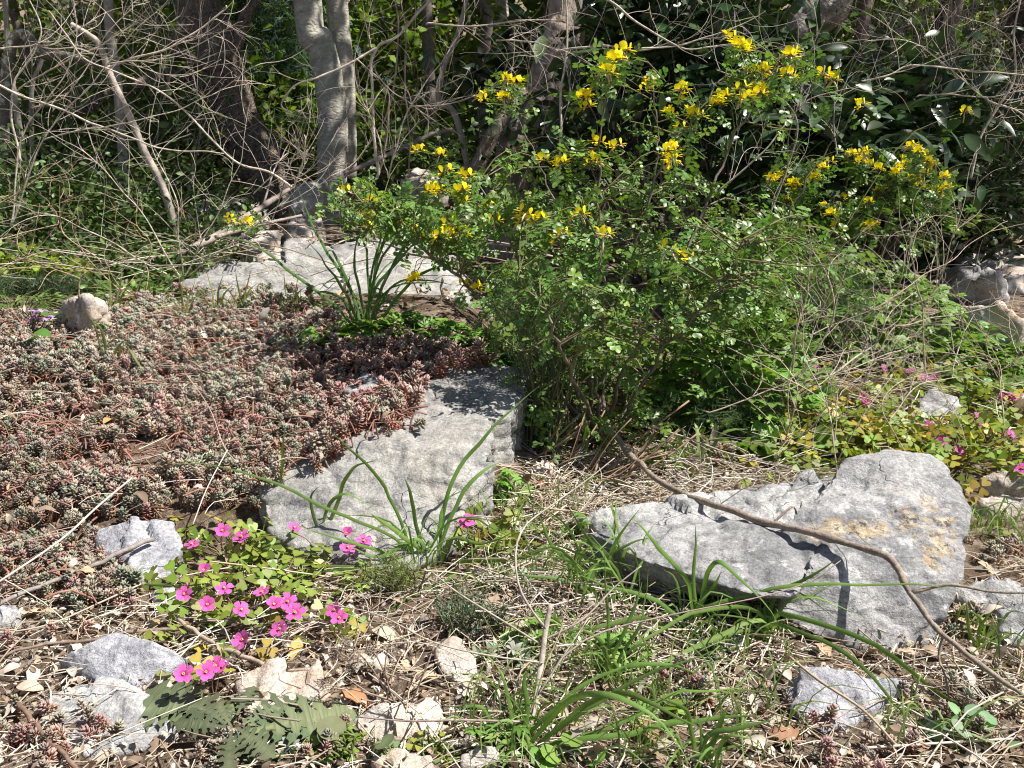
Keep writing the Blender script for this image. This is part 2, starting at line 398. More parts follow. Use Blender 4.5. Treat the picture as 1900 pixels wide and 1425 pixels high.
# lichen boulder with the undercut left lobe
blk = pz((1455,965,.085),(1560,850,.130),(1642,830,.142),(1725,838,.138),(1750,872,.13),(1795,905,.112),(1808,945,.1),(1800,1005,.075),
         (1786,1068,.05),(1757,1135,.02),(1738,1195,-.01),(1700,1234,-.03),(1610,1218,-.02),(1505,1180,.0),(1440,1138,.02),(1480,1060,.06),(1500,1000,.078))
blk += [p + A3(0, .13, -.15) for p in blk[3:8]]
lobe = pz((1085,985,.05),(1180,968,.058),(1360,968,.07),(1510,992,.08),(1520,1060,.07),(1470,1105,.056),(1410,1108,.054),(1280,1066,.056),(1190,1040,.05),(1140,1012,.048))
lobe += [p + A3(.01, .11, -.035) for p in lobe[4:]] + [p + A3(0, .03, -.1) for p in lobe[:4]]
q1, q2 = Pz(1570, 975, .09), Pz(1725, 985, .08)
def lich(V):
    a = np.exp(-(np.hypot((V[:,0]-q1[0]) / .042, (V[:,1]-q1[1]) / .024))**2)
    b = np.exp(-(np.hypot((V[:,0]-q2[0]) / .034, (V[:,1]-q2[1]) / .06))**2)
    return np.clip(1.5 * np.maximum(a, b), 0, 1)
rock('grey boulder with ochre lichen patches and an undercut left side, under the fallen branch', LICH, [blk, lobe], .0036, .0038, .0016, smooth=1, fac=.28, lich=lich, dents=[(Pz(1590,905,.105), (.045,.022,.03), .022), (Pz(1530,935,.09), (.03,.018,.02), .014), (Pz(1490,1040,.065), (.01,.05,.03), .008)])
shelf = pz((1072,965,.035),(1120,940,.05),(1235,938,.06),(1330,905,.075),(1470,880,.09),(1560,870,.1),(1500,990,.07),(1250,985,.05))
rock('low grey rock shelf covered by twig litter, just left of the lichen boulder', GREY, [drop(shelf, .05)], .005, .007, .002)
# rocks traced one by one: label, material, outline (px, py, height above ground)
def flat(label, mat, ol, amp=.005, vox=.005, dz=.05, strata=.001, **k):
    pts = []
    for px, py, h in ol:
        p = PG(px, py, h); pts.append(p)
    return rock(label, mat, [drop(pts, dz)], vox, amp, strata, **k)
flat('pointed flat blue-grey stone lying on bare soil, above the lobed thistle leaves', COOL,
     [(105,1226,.012),(150,1200,.03),(215,1174,.035),(290,1195,.038),(352,1222,.022),(346,1242,.012),(292,1266,.01),(196,1277,.008)], .002, .0022, .04, strata=.0006, fac=.35, smooth=1)
flat('blunt grey rock wedge at the lower edge of the stonecrop mat', COOL,
     [(170,982,.02),(232,964,.035),(322,974,.03),(346,1008,.02),(322,1050,.012),(262,1074,.006),(190,1030,.01)], .004, .004)
flat('small grey stone between the grey rock wedge and the pink flowers', GREY, [(285,1092,.012),(325,1090,.012),(330,1120,.004),(300,1130,.003),(280,1110,.006)], .002, .003)
flat('small pale grey stone at the left frame edge, above the dark sticks', GREY, [(-20,1125,.015),(30,1118,.02),(42,1135,.015),(38,1160,.004),(-10,1165,.004)], .002, .003)
flat('broad low pale rock half sunk in the soil, below the pointed flat stone', GREY,
     [(75,1290,.008),(130,1265,.012),(215,1258,.014),(305,1300,.012),(330,1345,.012),(290,1385,.006),(170,1400,.005),(70,1345,.004)], .004, .004)
flat('cream rock with a broken front edge, right of the lobed thistle leaves', PALE,
     [(435,1262,.015),(500,1222,.028),(595,1222,.028),(608,1272,.018),(575,1300,.01),(545,1340,.006),(455,1345,.005)], .004, .004)
flat('flat white stone crossed by thin straw shadows, at the bottom left of centre', PALE,
     [(650,1330,.012),(690,1305,.02),(800,1292,.02),(826,1310,.014),(825,1350,.006),(770,1378,.003),(665,1372,.003)], .003, .004)
flat('small white stone at the bottom edge, right of the flat white stone', PALE, [(850,1390,.014),(900,1376,.018),(930,1392,.012),(925,1425,.004),(855,1425,.004)], .003, .004)
flat('pale stone at the bottom edge under the round leaves', PALE, [(690,1402,.012),(760,1388,.016),(805,1400,.012),(800,1440,.003),(700,1440,.003)], .003, .004)
flat('brown stained stone with white chips above the flat white stone', PALE, [(805,1195,.018),(845,1180,.024),(885,1215,.018),(892,1262,.006),(850,1275,.004),(815,1240,.01)], .004, .004)
flat('grey stone with a sharp ridge below the lichen boulder', COOL,
     [(1455,1262,.012),(1490,1238,.03),(1580,1240,.038),(1690,1268,.02),(1660,1300,.012),(1590,1345,.006),(1530,1370,.003),(1460,1310,.008)], .004, .004)
flat('dark grey rock at the right frame edge beside the lichen boulder', GREY, [(1845,1130,.03),(1905,1105,.04),(1960,1130,.04),(1940,1190,.01),(1870,1200,.005),(1840,1165,.012)], .004, .005)
flat('low grey rock behind the right end of the fallen branch', GREY, [(1765,1090,.02),(1830,1070,.03),(1930,1085,.03),(1925,1125,.01),(1800,1135,.006)], .004, .005)
flat('white and ochre rock at the right frame edge, beside the far pink flowers', PALE, [(1812,885,.025),(1850,866,.04),(1925,880,.045),(1950,925,.02),(1850,912,.01)], .004, .005)
flat('ochre rock at the right frame edge just below the white and ochre one', PALE, [(1810,925,.02),(1860,910,.03),(1930,925,.03),(1930,965,.008),(1830,955,.006)], .004, .005)
flat('rounded grey rock among the far pink flowers on the right', GREY, [(1700,745,.03),(1730,718,.05),(1775,735,.05),(1800,775,.02),(1740,800,.006),(1690,780,.01)], .005, .006)
flat('small yellowish stone in the shade of the yellow flowering shrub', PALE, [(985,862,.012),(1010,848,.02),(1035,860,.012),(1025,882,.003),(995,884,.003)], .002, .003)
flat('small grey stone poking through the middle of the stonecrop mat', GREY, [(636,722,.03),(672,682,.042),(700,690,.042),(706,722,.032),(660,744,.024)], .003, .004)
# back slabs
def fixed(label, mat, l, vox=.007, amp=.007, dz=.1, strata=.003, **k): return rock(label, mat, [drop([P(a, b, c) for a, b, c in l], dz)], vox, amp, strata, **k)
fixed('long pale slab with black moss spots behind the stonecrop mat', SLAB, [(300,565,1.93),(335,512,2.05),(440,482,2.15),(560,478,2.25),(650,500,2.25),(640,575,1.95),(560,560,1.93),(450,545,1.92),(380,575,1.90)])
fixed('rounded grey block behind the left end of the tall grass by the long pale slab', SLAB, [(524,470,2.3),(535,445,2.36),(585,447,2.4),(650,480,2.4),(655,520,2.22),(560,512,2.2),(522,500,2.2)])
fixed('wide pale slab behind the grass tuft, running under the yellow shrub', SLAB, [(615,455,2.45),(690,438,2.55),(800,450,2.6),(850,480,2.5),(882,550,2.2),(872,598,2.05),(760,590,2.0),(650,560,2.0)])
flat('pale boulder at the left frame side below the evergreen bushes', PALE, [(100,572,.03),(128,556,.075),(165,552,.085),(205,575,.04),(190,600,.01),(110,602,.01)], .011, .006, .08)
flat('low pale rock in the right background behind the tangle of thin twigs', PALE, [(1700,590,.04),(1760,566,.11),(1850,560,.13),(1905,590,.10),(1960,625,.02),(1780,628,.02),(1690,605,.02)], .01, .01, .1)
flat('shaded pale rock at the right background edge', PALE, [(1770,475,.06),(1830,460,.05),(1960,455,.06),(1990,500,.04),(1960,545,.02),(1800,525,.02)], .014, .014, .1)
flat('dark shaded rock below the shaded pale rock on the right', GREY, [(1740,505,.05),(1800,490,.1),(1860,505,.1),(1880,545,.03),(1760,545,.02)], .012, .012, .1)
for lab, l in (('broad pale stone at the foot of the brown barked tree', [(335,400,3.9),(370,365,4.1),(450,360,4.2),(500,385,4.0),(480,425,3.7),(350,430,3.7)]),
               ('upright white stone between the two nearest tree trunks', [(540,375,3.6),(560,338,3.7),(595,345,3.7),(600,378,3.6),(560,392,3.5)]),
               ('flat white stone under the driftwood log behind the long slab', [(470,470,2.75),(500,455,2.9),(530,455,2.9),(540,478,2.7),(480,482,2.65)]),
               ('pale stone at the foot of the thin leaning sapling', [(320,470,2.9),(345,425,3.1),(420,420,3.2),(450,450,3.0),(400,490,2.7),(330,495,2.7)]),
               ('pale stone in the leaf shade right of the twin trunked tree', [(745,330,4.2),(770,312,4.4),(815,315,4.4),(830,335,4.2),(780,345,4.1)]),
               ('white stone half hidden by the left evergreen bush', [(40,365,3.9),(70,335,4.1),(110,340,4.1),(115,385,3.9),(60,395,3.8)]),
               ('reddish brown stone under the upright white stone', [(530,430,3.1),(550,395,3.3),(600,400,3.3),(610,440,3.1),(560,450,3.0)]),
               ('thin pale stone left of the yellow shrub under its lowest arm', [(440,440,2.9),(470,430,3.0),(520,435,3.0),(515,452,2.85),(450,455,2.8)])):
    fixed(lab, PALE if 'dark' not in lab else GREY, l, .012, .014, .15, .004)
# ---------- stonecrop ----------
SUCC = mat_leaf('stonecrop_leaf', trans=.06, rough=.5, spec=.35, vs=150, vary=.25)
TWIG = mat_bark('twig_bark', s1=120, stretch=(1, 1, 1), bump=.3, dist=.002)
def fleshy():
    V = A3([0,0,0],[-.5,.58,0],[0,.58,.26],[.5,.58,0],[0,.58,-.24],[0,1,.02])
    T = [[0,2,1],[0,3,2],[0,4,3],[0,1,4],[5,1,2],[5,2,3],[5,3,4],[5,4,1]]
    return dict(V=V, T=np.array(T))
FL = fleshy()
def shoot_template(n, lo=.0, spread=1.0, top=.55):
    """stonecrop shoot, length 1 along z; returns geometry and per-vertex height t"""
    parts = []; tt = []
    for k in range(n):
        t = lo + (1 - lo) * (k + .5) / n; a = k * 2.39996 + U(-.2, .2)
        ang = R(105 - 90 * t**1.6 + U(-8, 8))
        L = (.30 if t < .8 else .30 - .75 * (t - .8)) * U(.8, 1.15) * spread; wd = (.10 + .05 * t) * U(.9, 1.1)
        d = A3(sin(ang) * cos(a), sin(ang) * sin(a), cos(ang)); u_ = A3(-cos(ang) * cos(a), -cos(ang) * sin(a), sin(ang))
        M = frames(d[None], u_[None])[0]
        parts.append((FL, M @ np.diag([wd / L, 1, wd / L * .8]), A3(0, 0, t * .9) + d * .03, L, (1, 1, 1)))
        tt.append(np.full(6, t) + np.linspace(-.02, .1, 6))
    mbt = MB(); tube(mbt, A3([0,0,-.25],[.01,0,.3],[0,0,.85]), [.045,.045,.03], 5, cap=False)
    st = dict(V=mbt.V[0], Q=mbt.Q[0]); parts.append((st, np.eye(3), A3(0,0,0), 1, (1,1,1))); tt.append(np.full(15, -.1))
    tm = combine(parts); tm['t'] = np.clip(np.concatenate(tt), 0, 1)
    return tm
SH = [shoot_template(46, .05), shoot_template(38, .25, 1.1), shoot_template(54, .0, .95), shoot_template(30, .45, 1.15)]
TIPS = A3([.32,.31,.235],[.40,.38,.29],[.38,.28,.235],[.38,.235,.205],[.42,.27,.235],[.34,.29,.23],[.42,.36,.29],[.27,.30,.22])
LOWS = A3([.36,.19,.10],[.30,.135,.085],[.38,.25,.15],[.33,.11,.075],[.40,.29,.19])
def shoot_cols(n, pink):
    """tip and base colour of n shoots; pink 0..1 pushes towards wine red"""
    w = np.where((U(0, 1, n) < pink)[:, None], 0, 1)
    tip = 1.04 * TIPS[rng.choice([2,3,4,5], n)] * (1 - w) + TIPS[rng.choice([0,1,5,6,7,2], n)] * w
    low = LOWS[rng.choice([1,3,0], n)] * (1 - w) + LOWS[rng.choice([0,2,4,1], n)] * w
    return tip * (1 + U(-.22, .22, (n, 1))) * (1 + U(-.06, .06, (n, 3))), low * (1 + U(-.25, .25, (n, 1)))
def shoot_color(tm, tip, low):
    t = sstep(.30, .72, tm['t'])[None, :, None]
    return tip[:, None] * t + low[:, None] * (1 - t)
REDEDGE = [(610,640),(720,650),(880,650),(920,668),(860,690),(790,722),(755,770),(750,815),(650,845),(600,800),(690,720)]
MATPOLY = [(-150,605),(60,595),(130,610),(225,580),(320,560),(420,560),(520,555),(575,575),(650,600),(720,635),(800,640),(880,645),(905,660),(850,676),(775,722),(738,765),(735,808),
           (650,832),(600,868),(540,868),(500,912),(470,955),(345,965),(240,962),(165,978),(200,1030),(250,1075),(235,1105),(150,1125),(60,1105),(-150,1140)]
def scatter(poly, n, ymax=2.6):
    """n points spread evenly over the ground inside a photo polygon"""
    q = A3(*poly); c = np.array([PG(a, b) for a, b in poly]); out = []
    lo, hi = c.min(0) - .05, c.max(0) + .05
    while sum(map(len, out)) < n:
        p = np.stack([U(lo[0], hi[0], n * 4), U(lo[1], hi[1], n * 4)], 1)
        p = np.column_stack([p, ground(p[:, 0], p[:, 1])])
        p = on_slab(p) if n < 7000 and poly in (MATPOLY, REDEDGE) else p
        out.append(p[inpoly(proj(p) + np.stack([fbm(p * 14, 2), fbm(p * 14 + 50, 2)], 1) * 45, poly)])
    return np.concatenate(out)[:n]
from mathutils.bvhtree import BVHTree
_sb = BVHTree.FromPolygons([tuple(v.co + slab_obj.location) for v in slab_obj.data.vertices], [tuple(p.vertices) for p in slab_obj.data.polygons])
def on_slab(p):
    p = p.copy()
    for q in p:
        h = _sb.ray_cast((q[0], q[1], 1.0), (0, 0, -1))
        if h[0] is not None and h[0].z > q[2]: q[2] = h[0].z
    return p
def stonecrop(name, pts, mb, size=(.028, .05), pinkf=None, lean=.85, lift=.0):
    n = len(pts); kind = rng.integers(0, 4, n)
    ax = nrm(A3(0, 0, 1) + rdir(n) * U(.1, lean, (n, 1)) + A3(-.05, -.1, 0))
    rot = frames(np.cross(ax, rdir(n)), ax)          # z is the shoot axis
    sc = U(*size, n)
    for q in range(4):
        m = kind == q
        if not m.any(): continue
        pk = pinkf(pts[m]) if pinkf is not None else .3
        tip, low = shoot_cols(m.sum(), pk)
        mb.inst(SH[q], rot[m], pts[m] + A3(0, 0, lift), sc[m], shoot_color(SH[q], tip, low))
def pinkness(p):
    q = proj(p); return np.clip(.22 + .6 * sstep(480, 740, q[:, 0]) + .2 * sstep(760, 950, q[:, 1]) + .8 * fbm(p * 6, 2), .03, .97)
mb = MB()
mp_ = scatter(MATPOLY, 6000); mp_ = mp_[vnoise(mp_ * 16 + 3) + .45 * vnoise(mp_ * 45) > .53]
for lo_, hi_, s0, s1 in ((-9, .38, .014, .028), (.38, .58, .016, .031), (.58, 9, .019, .040)):
    f_ = vnoise(mp_ * 9 + 11); stonecrop('m', mp_[(f_ >= lo_) & (f_ < hi_)], mb, (s0, s1), pinkness)
stonecrop('m', scatter(REDEDGE, 420), mb, (.02, .045), lambda p: np.full(len(p), .97), 1.6)
# bare lower stems and runners
st = np.concatenate([scatter(MATPOLY, 1200), scatter(REDEDGE, 260)])
for p in st:
    a = U(0, 2 * pi); L = U(.02, .06)
    e = p + A3(cos(a) * L, sin(a) * L, U(.005, .03)); m_ = (p + e) / 2 + A3(*U(-.008, .008, 2), U(.005, .02))
    tube(mb, crv([p, m_, e], 5), U(.0008, .0016), 5, var((.30,.15,.11), 1)[0], cap=False)
tag(mb.build('stonecrop_mat', SUCC), 'thick mat of grey green and wine red stonecrop shoots covering the left mound', 'stonecrop', kind='stuff')
# separate stonecrop plants outside the mat: a few shoots each
def stonecrop_plant(label, px, py, k, spread, size, pink, group=None):
    b = PG(px, py); mb = MB()
    pts = b + np.column_stack([rng.normal(0, spread, (k, 2)), np.zeros(k)]); pts[:, 2] = ground(pts[:, 0], pts[:, 1]) - .003
    root = thing('stonecrop', label, 'stonecrop', b, group)
    for q in pts:
        mb = MB(); stonecrop('p', q[None], mb, (size[0]*.8, size[1]*.85), lambda p: np.full(len(p), pink), 1.1); mb.build('shoot', SUCC, root)
G = 'stonecrop plants outside the mat'
for a in [('cluster of blue grey stonecrop rosettes at the bottom edge, left under the lobed thistle leaves', 405, 1400, 13, .017, (.022,.03), .0),
          ('red tinged stonecrop tuft hanging over the right end of the slab top', 820, 668, 14, .02, (.03,.042), 1.),
          ('blue green stonecrop tuft at the right corner of the lichen boulder', 1760, 1160, 9, .014, (.03,.04), .0),
          ('grey green stonecrop clump in the shade of the lichen boulder lobe', 1290, 1185, 9, .018, (.026,.038), .0),
          ('stonecrop shoots with rusty lower leaves left of the ridged grey stone', 1290, 1290, 8, .018, (.035,.045), .25),
          ('red stonecrop patch in the litter at the lower right edge', 1560, 1400, 16, .035, (.026,.036), .9),
          ('stonecrop patch of green tips in the lower right corner', 1790, 1330, 14, .03, (.026,.038), .15),
          ('pale stonecrop shoots by the base of the middle grass tuft', 1040, 1010, 8, .014, (.024,.034), .0),
          ('stonecrop shoots under the bent dry stalk in the middle', 900, 1180, 8, .018, (.022,.032), .0),
          ('pinkish stonecrop shoots beside the pointed flat stone', 70, 1340, 10, .02, (.024,.034), .8),
          ('withered red stonecrop at the left bottom below the low pale rock', 110, 1400, 14, .03, (.024,.034), .9),
          ('stonecrop shoots on the soil between the dark sticks at the left edge', 120, 1165, 12, .025, (.024,.034), .5),
          ('stonecrop clump right of the lichen boulder, beside the frame edge', 1850, 1030, 14, .03, (.028,.038), .1),
          ('dark blue green stonecrop under the feathery bush right of the shrub base', 1310, 850, 22, .035, (.028,.038), .0),
          ('few stonecrop shoots at the foot of the cream rock', 620, 1385, 8, .02, (.024,.034), .3),
          ('stonecrop shoots on the ledge in front of the blunt grey wedge', 205, 1100, 14, .025, (.028,.04), .5)]:
    stonecrop_plant(*a, group=G)
# ---------- pink wood sorrel, deadnettle ----------
GREEN = mat_leaf('green_leaf', trans=.3, rough=.42, spec=.4)
PETAL = mat_leaf('petal', trans=.35, rough=.6, spec=.15, vs=300, tcol=(1.1, .8, 1.1), vary=.12)
def petal_tm(w=.36, l=1.0):
    rows = [(0,.06),(.25,.16),(.5,.29),(.75,w),(.92,w*.8),(1,.12)]
    V = []; C = []
    for t, hw in rows:
        z = .22 * t - .22 * t * t
        for x in (-1, -.5, 0, .5, 1):
            V.append((x * hw, t * l * (1 - .06 * (x == 0) * (t > .95)), z + .05 * abs(x) * t + .012 * (abs(x) == .5))); C.append((.36,.015,.08) if t < .2 else ((.62,.06,.33) if t < .4 else tuple(np.array((.82,.16,.54)) * (.8 if abs(x) == .5 and t < .8 else 1.0))))
    i = np.arange(len(rows) - 1) * 5
    Q = np.concatenate([np.stack([i+k,i+k+1,i+k+6,i+k+5],1) for k in range(4)])
    return dict(V=A3(*V), Q=Q, C=A3(*C))
def rz(a): return A3([cos(a),-sin(a),0],[sin(a),cos(a),0],[0,0,1])
def rx(a): return A3([1,0,0],[0,cos(a),-sin(a)],[0,sin(a),cos(a)])
def flower_mesh(open_):
    pt = petal_tm(); mb = MB()
    for k in range(5):
        tm = combine([(pt, rz(k * 2 * pi / 5 + U(-.1, .1)) @ rx(open_ + U(-.12, .12)), A3(0,0,0), .0105 * U(.88, 1.08), (1,1,1))])
        mb.add(tm['V'], None, tm['Q'], tm['C'] * U(.88, 1.1))
    tube(mb, A3([0,0,-.007],[0,0,-.004],[0,0,.001]), [.0006,.0014,.0022], 6, (.45,.25,.30))
    return mb.mesh('flower', PETAL)
def centre_mesh():
    mb = MB()
    for k in range(8):
        a = k * pi / 4; r = .0011
        tube(mb, A3([0,0,.0],[r*cos(a),r*sin(a),.0035]), [.0003,.00045], 4, (.75,.62,.2))
    return mb.mesh('flower_centre', PETAL)
FM = [flower_mesh(o) for o in (.18, .35, .6, .1, .45, .95, .28)]; FC = centre_mesh()
def add_flower(parent, pos, face, s=1.0):
    from mathutils import Vector
    f = link('flower', FM[rng.integers(0, 7)], parent, pos - parent_org(parent), scale=s)
    q = Vector(face).to_track_quat('Z', 'Y'); e = q.to_euler(); f.rotation_euler = e
    link('flower_centre', FC, f)
    return f
CLOVER = combine([(fan([(0,.06),(.22,.28),(.46,.62),(.50,.86),(.32,1.0),(.12,.98),(0,.84),(-.12,.98),(-.32,1.0),(-.50,.86),(-.46,.62),(-.22,.28)], .0, 1.1, .95),
                   rz(k * 2 * pi / 3) @ rx(-.12), A3(0,0,0), 1, (1,1,1)) for k in range(3)])
def sorrel(label, base, fl, nleaf, rad, height=.05, leaf=(.010,.015), yel=.12, group=None, fs=1.0, elong=1.6, fdy=(0, .05)):
    """wood sorrel plant: foliage part, stems part, one flower part per bloom; fl = photo pixels of blooms"""
    b = PG(*base); root = thing('wood_sorrel', label, 'wood sorrel', b, group)
    n = int(nleaf * 1.15); p = b + np.column_stack([rng.normal(0, rad * elong, n), rng.normal(0, rad, n), np.zeros(n)])
    hh = height * U(.25, 1, n) * np.clip(1.15 - .25 * np.hypot(p[:,0]-b[0], p[:,1]-b[1]) / rad, .35, 1)
    p[:, 2] = ground(p[:, 0], p[:, 1]) + hh
    up = nrm(A3(.15,-.1,1) + rdir(n) * .55); mb = MB(); col = var((.22,.29,.05), n, .3, .14)
    yl = U(0, 1, n) < yel; col[yl] = var((.42,.33,.06), yl.sum(), .2, .1)
    mb.inst(CLOVER, frames(rdir(n), up), p, U(*leaf, n), col)
    mb.build('foliage', GREEN, root)
    ms = MB()
    for q in p[::2]:
        g = b + (q - b) * A3(.35, .35, 0); g[2] = gz(g[0], g[1])
        tube(ms, crv([g, (g + q) / 2 + A3(*U(-.006,.006,2), .004), q], 5), .0006, 4, (.26,.22,.09), cap=False)
    for px, py in fl:
        g0 = PG(px, py); y = g0[1] - U(.055,.085) * (1 if g0[1] < 1.3 else 1.3)
        q = P(px, py, y)
        face = nrm(A3(U(-.5,.5), -.45 + U(-.4,.35), .8 + U(-.25, .2)))
        f = add_flower(root, q, face, fs * U(.92, 1.08))
        g = b + (q - b) * A3(.5, .5, 0); g[2] = gz(g[0], g[1])
        tube(ms, crv([g, (g + q) / 2 + A3(*U(-.008,.008,2), .006), q - face * .006], 7), .0007, 5, (.34,.22,.13), cap=False)
    for _ in range(max(2, len(fl) // 2)):          # closed buds
        px, py = fl[rng.integers(0, len(fl))]; q = P(px + U(-40, 40), py + U(5, 40), b[1] + U(*fdy))
        tube(ms, A3(q, q + A3(.001,0,-.004), q + A3(.002,0,-.009)), [.0008,.0016,.0004], 5, (.55,.22,.36))
    ms.build('stems', GREEN, root)
    return root
G = 'pink wood sorrel plants'
sorrel('largest near clump of pink wood sorrel with yellowish leaves, below the grey rock wedge', (465,1135),
       [(377,1060),(342,1103),(416,1093),(384,1123),(446,1133),(487,1101),(508,1124),(533,1117),(548,1138),(452,1188),(520,1168)], 80, .045, .045, group=G)
sorrel('pink wood sorrel with three flowers on bright leaves, just right of the grey rock wedge', (455,1050), [(412,986),(449,997),(357,1012)], 60, .035, .05, group=G)
sorrel('pink wood sorrel with a tight group of flowers left of the tall grass', (640,1055), [(642,991),(675,1005),(645,1017),(545,981)], 8, .02, .035, group=G)
sorrel('pink wood sorrel with two touching flowers on bare litter, right of the largest clump', (625,1180), [(630,1148),(622,1133)], 8, .016, .03, group=G)
sorrel('pink wood sorrel whose row of blooms stands over the lobed thistle leaves', (385,1290), [(340,1252),(381,1248),(409,1243),(400,1236)], 8, .018, .03, group=G, fdy=(0, .02))
sorrel('pink wood sorrel with a single double bloom just right of the tall grass', (900,1015), [(862,973),(868,967)], 40, .032, .045, group=G)
G2 = 'far pink wood sorrel plants on the right'
sorrel('far pink wood sorrel with most blooms, in front of the rounded grey rock', (1790,850),
       [(1741,820),(1750,818),(1772,799),(1814,775),(1818,797),(1865,804),(1875,806),(1720,790),(1780,838)], 260, .10, .05, (.012,.017), .3, G2, 1.0, fdy=(.0,.12))
sorrel('far pink wood sorrel with yellow leaves behind the top of the lichen boulder', (1560,820), [(1510,742),(1505,752),(1520,772),(1550,806),(1600,735),(1607,745)], 300, .10, .05, (.012,.017), .35, G2, fdy=(.0,.15))
sorrel('far pink wood sorrel at the right frame edge above the white and ochre rock', (1880,770), [(1855,738),(1875,738),(1898,740),(1895,870)], 160, .09, .05, (.012,.017), .15, G2, fdy=(0,.1))
sorrel('far pink wood sorrel above the rounded grey rock, its three flowers in a row', (1720,720), [(1710,698),(1718,703),(1737,702),(1690,690)], 70, .06, .05, (.012,.016), .2, G2, fdy=(0,.05))
sorrel('far pink wood sorrel half hidden behind thin twigs right of the yellow shrub', (1345,700), [(1340,671),(1347,679),(1275,668),(1275,680),(1430,695),(1510,683),(1500,694),(1640,683)], 120, .10, .05, (.012,.016), .2, G2, fdy=(0,.08))
sorrel('far pink wood sorrel deep in the shrub shade with one open flower', (1240,770), [(1235,732),(1230,730),(1440,740),(1445,768)], 50, .06, .04, (.012,.016), .2, G2, fdy=(0,.08))
# pale violet deadnettle on the left
b = PG(75, 625); root = thing('deadnettle', 'small deadnettle with pale violet flowers beside the pale boulder on the left', 'wildflower', b)
HEART = leaf([(0,.25),(.15,.45),(.4,.42),(.7,.25),(1,.02)], .1, .25)
mb = MB(); n = 46; p = b + np.column_stack([rng.normal(.02,.09,n), rng.normal(0,.06,n), U(.0,.05,n)]); p[:,2] += ground(p[:,0],p[:,1]) - b[2]
mb.inst(HEART, frames(nrm(rdir(n,-.3,.2)), nrm(A3(0,0,1)+rdir(n)*.4)), p, U(.022,.035,n), var((.10,.22,.04), n)); mb.build('foliage', GREEN, root)
for px, py in ((55,578),(75,577),(62,592),(85,590)):
    mb = MB(); q = P(px, py, b[1] - .02); k = 5
    mb.inst(leaf([(0,.1),(.5,.3),(.8,.35),(1,.1)], .5, .5), frames(nrm(rdir(k,.0,.6)), np.tile(A3(0,0,1),(k,1))), np.tile(q,(k,1)), np.full(k,.014), var((.55,.36,.66), k, .2))
    tube(mb, crv([b + A3(U(-.02,.02),0,0), q], 3), .0012, 5, (.2,.25,.08)); mb.build('flower', PETAL, root)
# ---------- yellow flowering shrubs ----------
SHL = mat_leaf('shrub_leaf', trans=.28, rough=.4, spec=.45)
YEL = mat_leaf('yellow_petal', trans=.3, rough=.6, spec=.15, vs=300, tcol=(1.1, 1.1, .5), vary=.1)
SBARK = mat_bark('shrub_bark', s1=90, stretch=(1, 1, .5), bump=.4, dist=.003)
OBOV = leaf([(0,.04),(.35,.24),(.7,.40),(.93,.26),(1,.06)], .22, .12)
def pinnate(pairs):
    L = [(OBOV, np.eye(3), A3(0,.78,0), .36, (1,1,1))]
    for k in range(pairs):
        y = .2 + .55 * k / max(pairs - 1, 1)
        for s in (-1, 1):
            a = s * R(72 + U(-10, 10)); L.append((OBOV, rz(-a) @ rx(U(-.3,.3)), A3(0, y, U(-.01,.02)), .34 * U(.85,1.1), np.full(3, U(.88,1.12))))
    mb = MB(); tube(mb, A3([0,-.15,0],[0,.8,0]), [.012,.008], 3, (.8,.9,.7), cap=False); L.append((dict(V=mb.V[0], Q=mb.Q[0], C=mb.C[0]), np.eye(3), A3(0,0,0), 1, (1,1,1)))
    return combine(L)
PIN = [pinnate(2), pinnate(3), pinnate(2), pinnate(3)]
# pea flower: standard, two wings, keel
STD = leaf([(0,.06),(.3,.34),(.6,.52),(.85,.42),(1,.1)], .18, -.2); WNG = leaf([(0,.05),(.4,.2),(.75,.24),(1,.08)], .3, .15)
def pea():
    L = [(STD, rx(1.15), A3(0,0,0), .0125, (1,1,1)), (WNG, rz(-.38) @ rx(.05), A3(0,0,-.001), .012, (1,.97,.9)), (WNG, rz(.38) @ rx(.05), A3(0,0,-.001), .012, (1,.97,.9)),
         (WNG, rx(-.35), A3(0,0,-.002), .010, (1,.95,.9))]
    tm = combine(L); mb = MB(); mb.add(tm['V'], tm['T'], tm['Q'], tm['C'] * A3(.93,.79,.025)); return mb.mesh('flower', YEL)
PEA = [pea() for _ in range(3)]
def flower_cluster(root, pos, k, s=1.0, spent=0):
    mb = MB(); mb2 = []
    for i in range(k):
        a = i / k * 2 * pi + U(-.4,.4); tipd = nrm(A3(cos(a), sin(a)*.6 - .7, U(-.2,.6))); q = pos + tipd * .011 * s * U(.7,1.2)
        tube(mb, A3(pos, q), [.0005, .0011], 4, (.33,.16,.10)); mb2.append((q, tipd))
    for _ in range(spent):
        d = rdir(1)[0]; tube(mb, crv([pos, pos + d * .01, pos + d * .018 + A3(0,0,-.006)], 4), .0014, 4, (.62,.50,.34))
    c = mb.build('flower_cluster', SBARK, root)
    from mathutils import Vector
    for q, d in mb2:
        f = link('flower', PEA[rng.integers(0,3)], c, q - parent_org(root), scale=s * U(.85,1.15))
        f.rotation_euler = Vector(d).to_track_quat('Y', 'Z').to_euler()
    return c
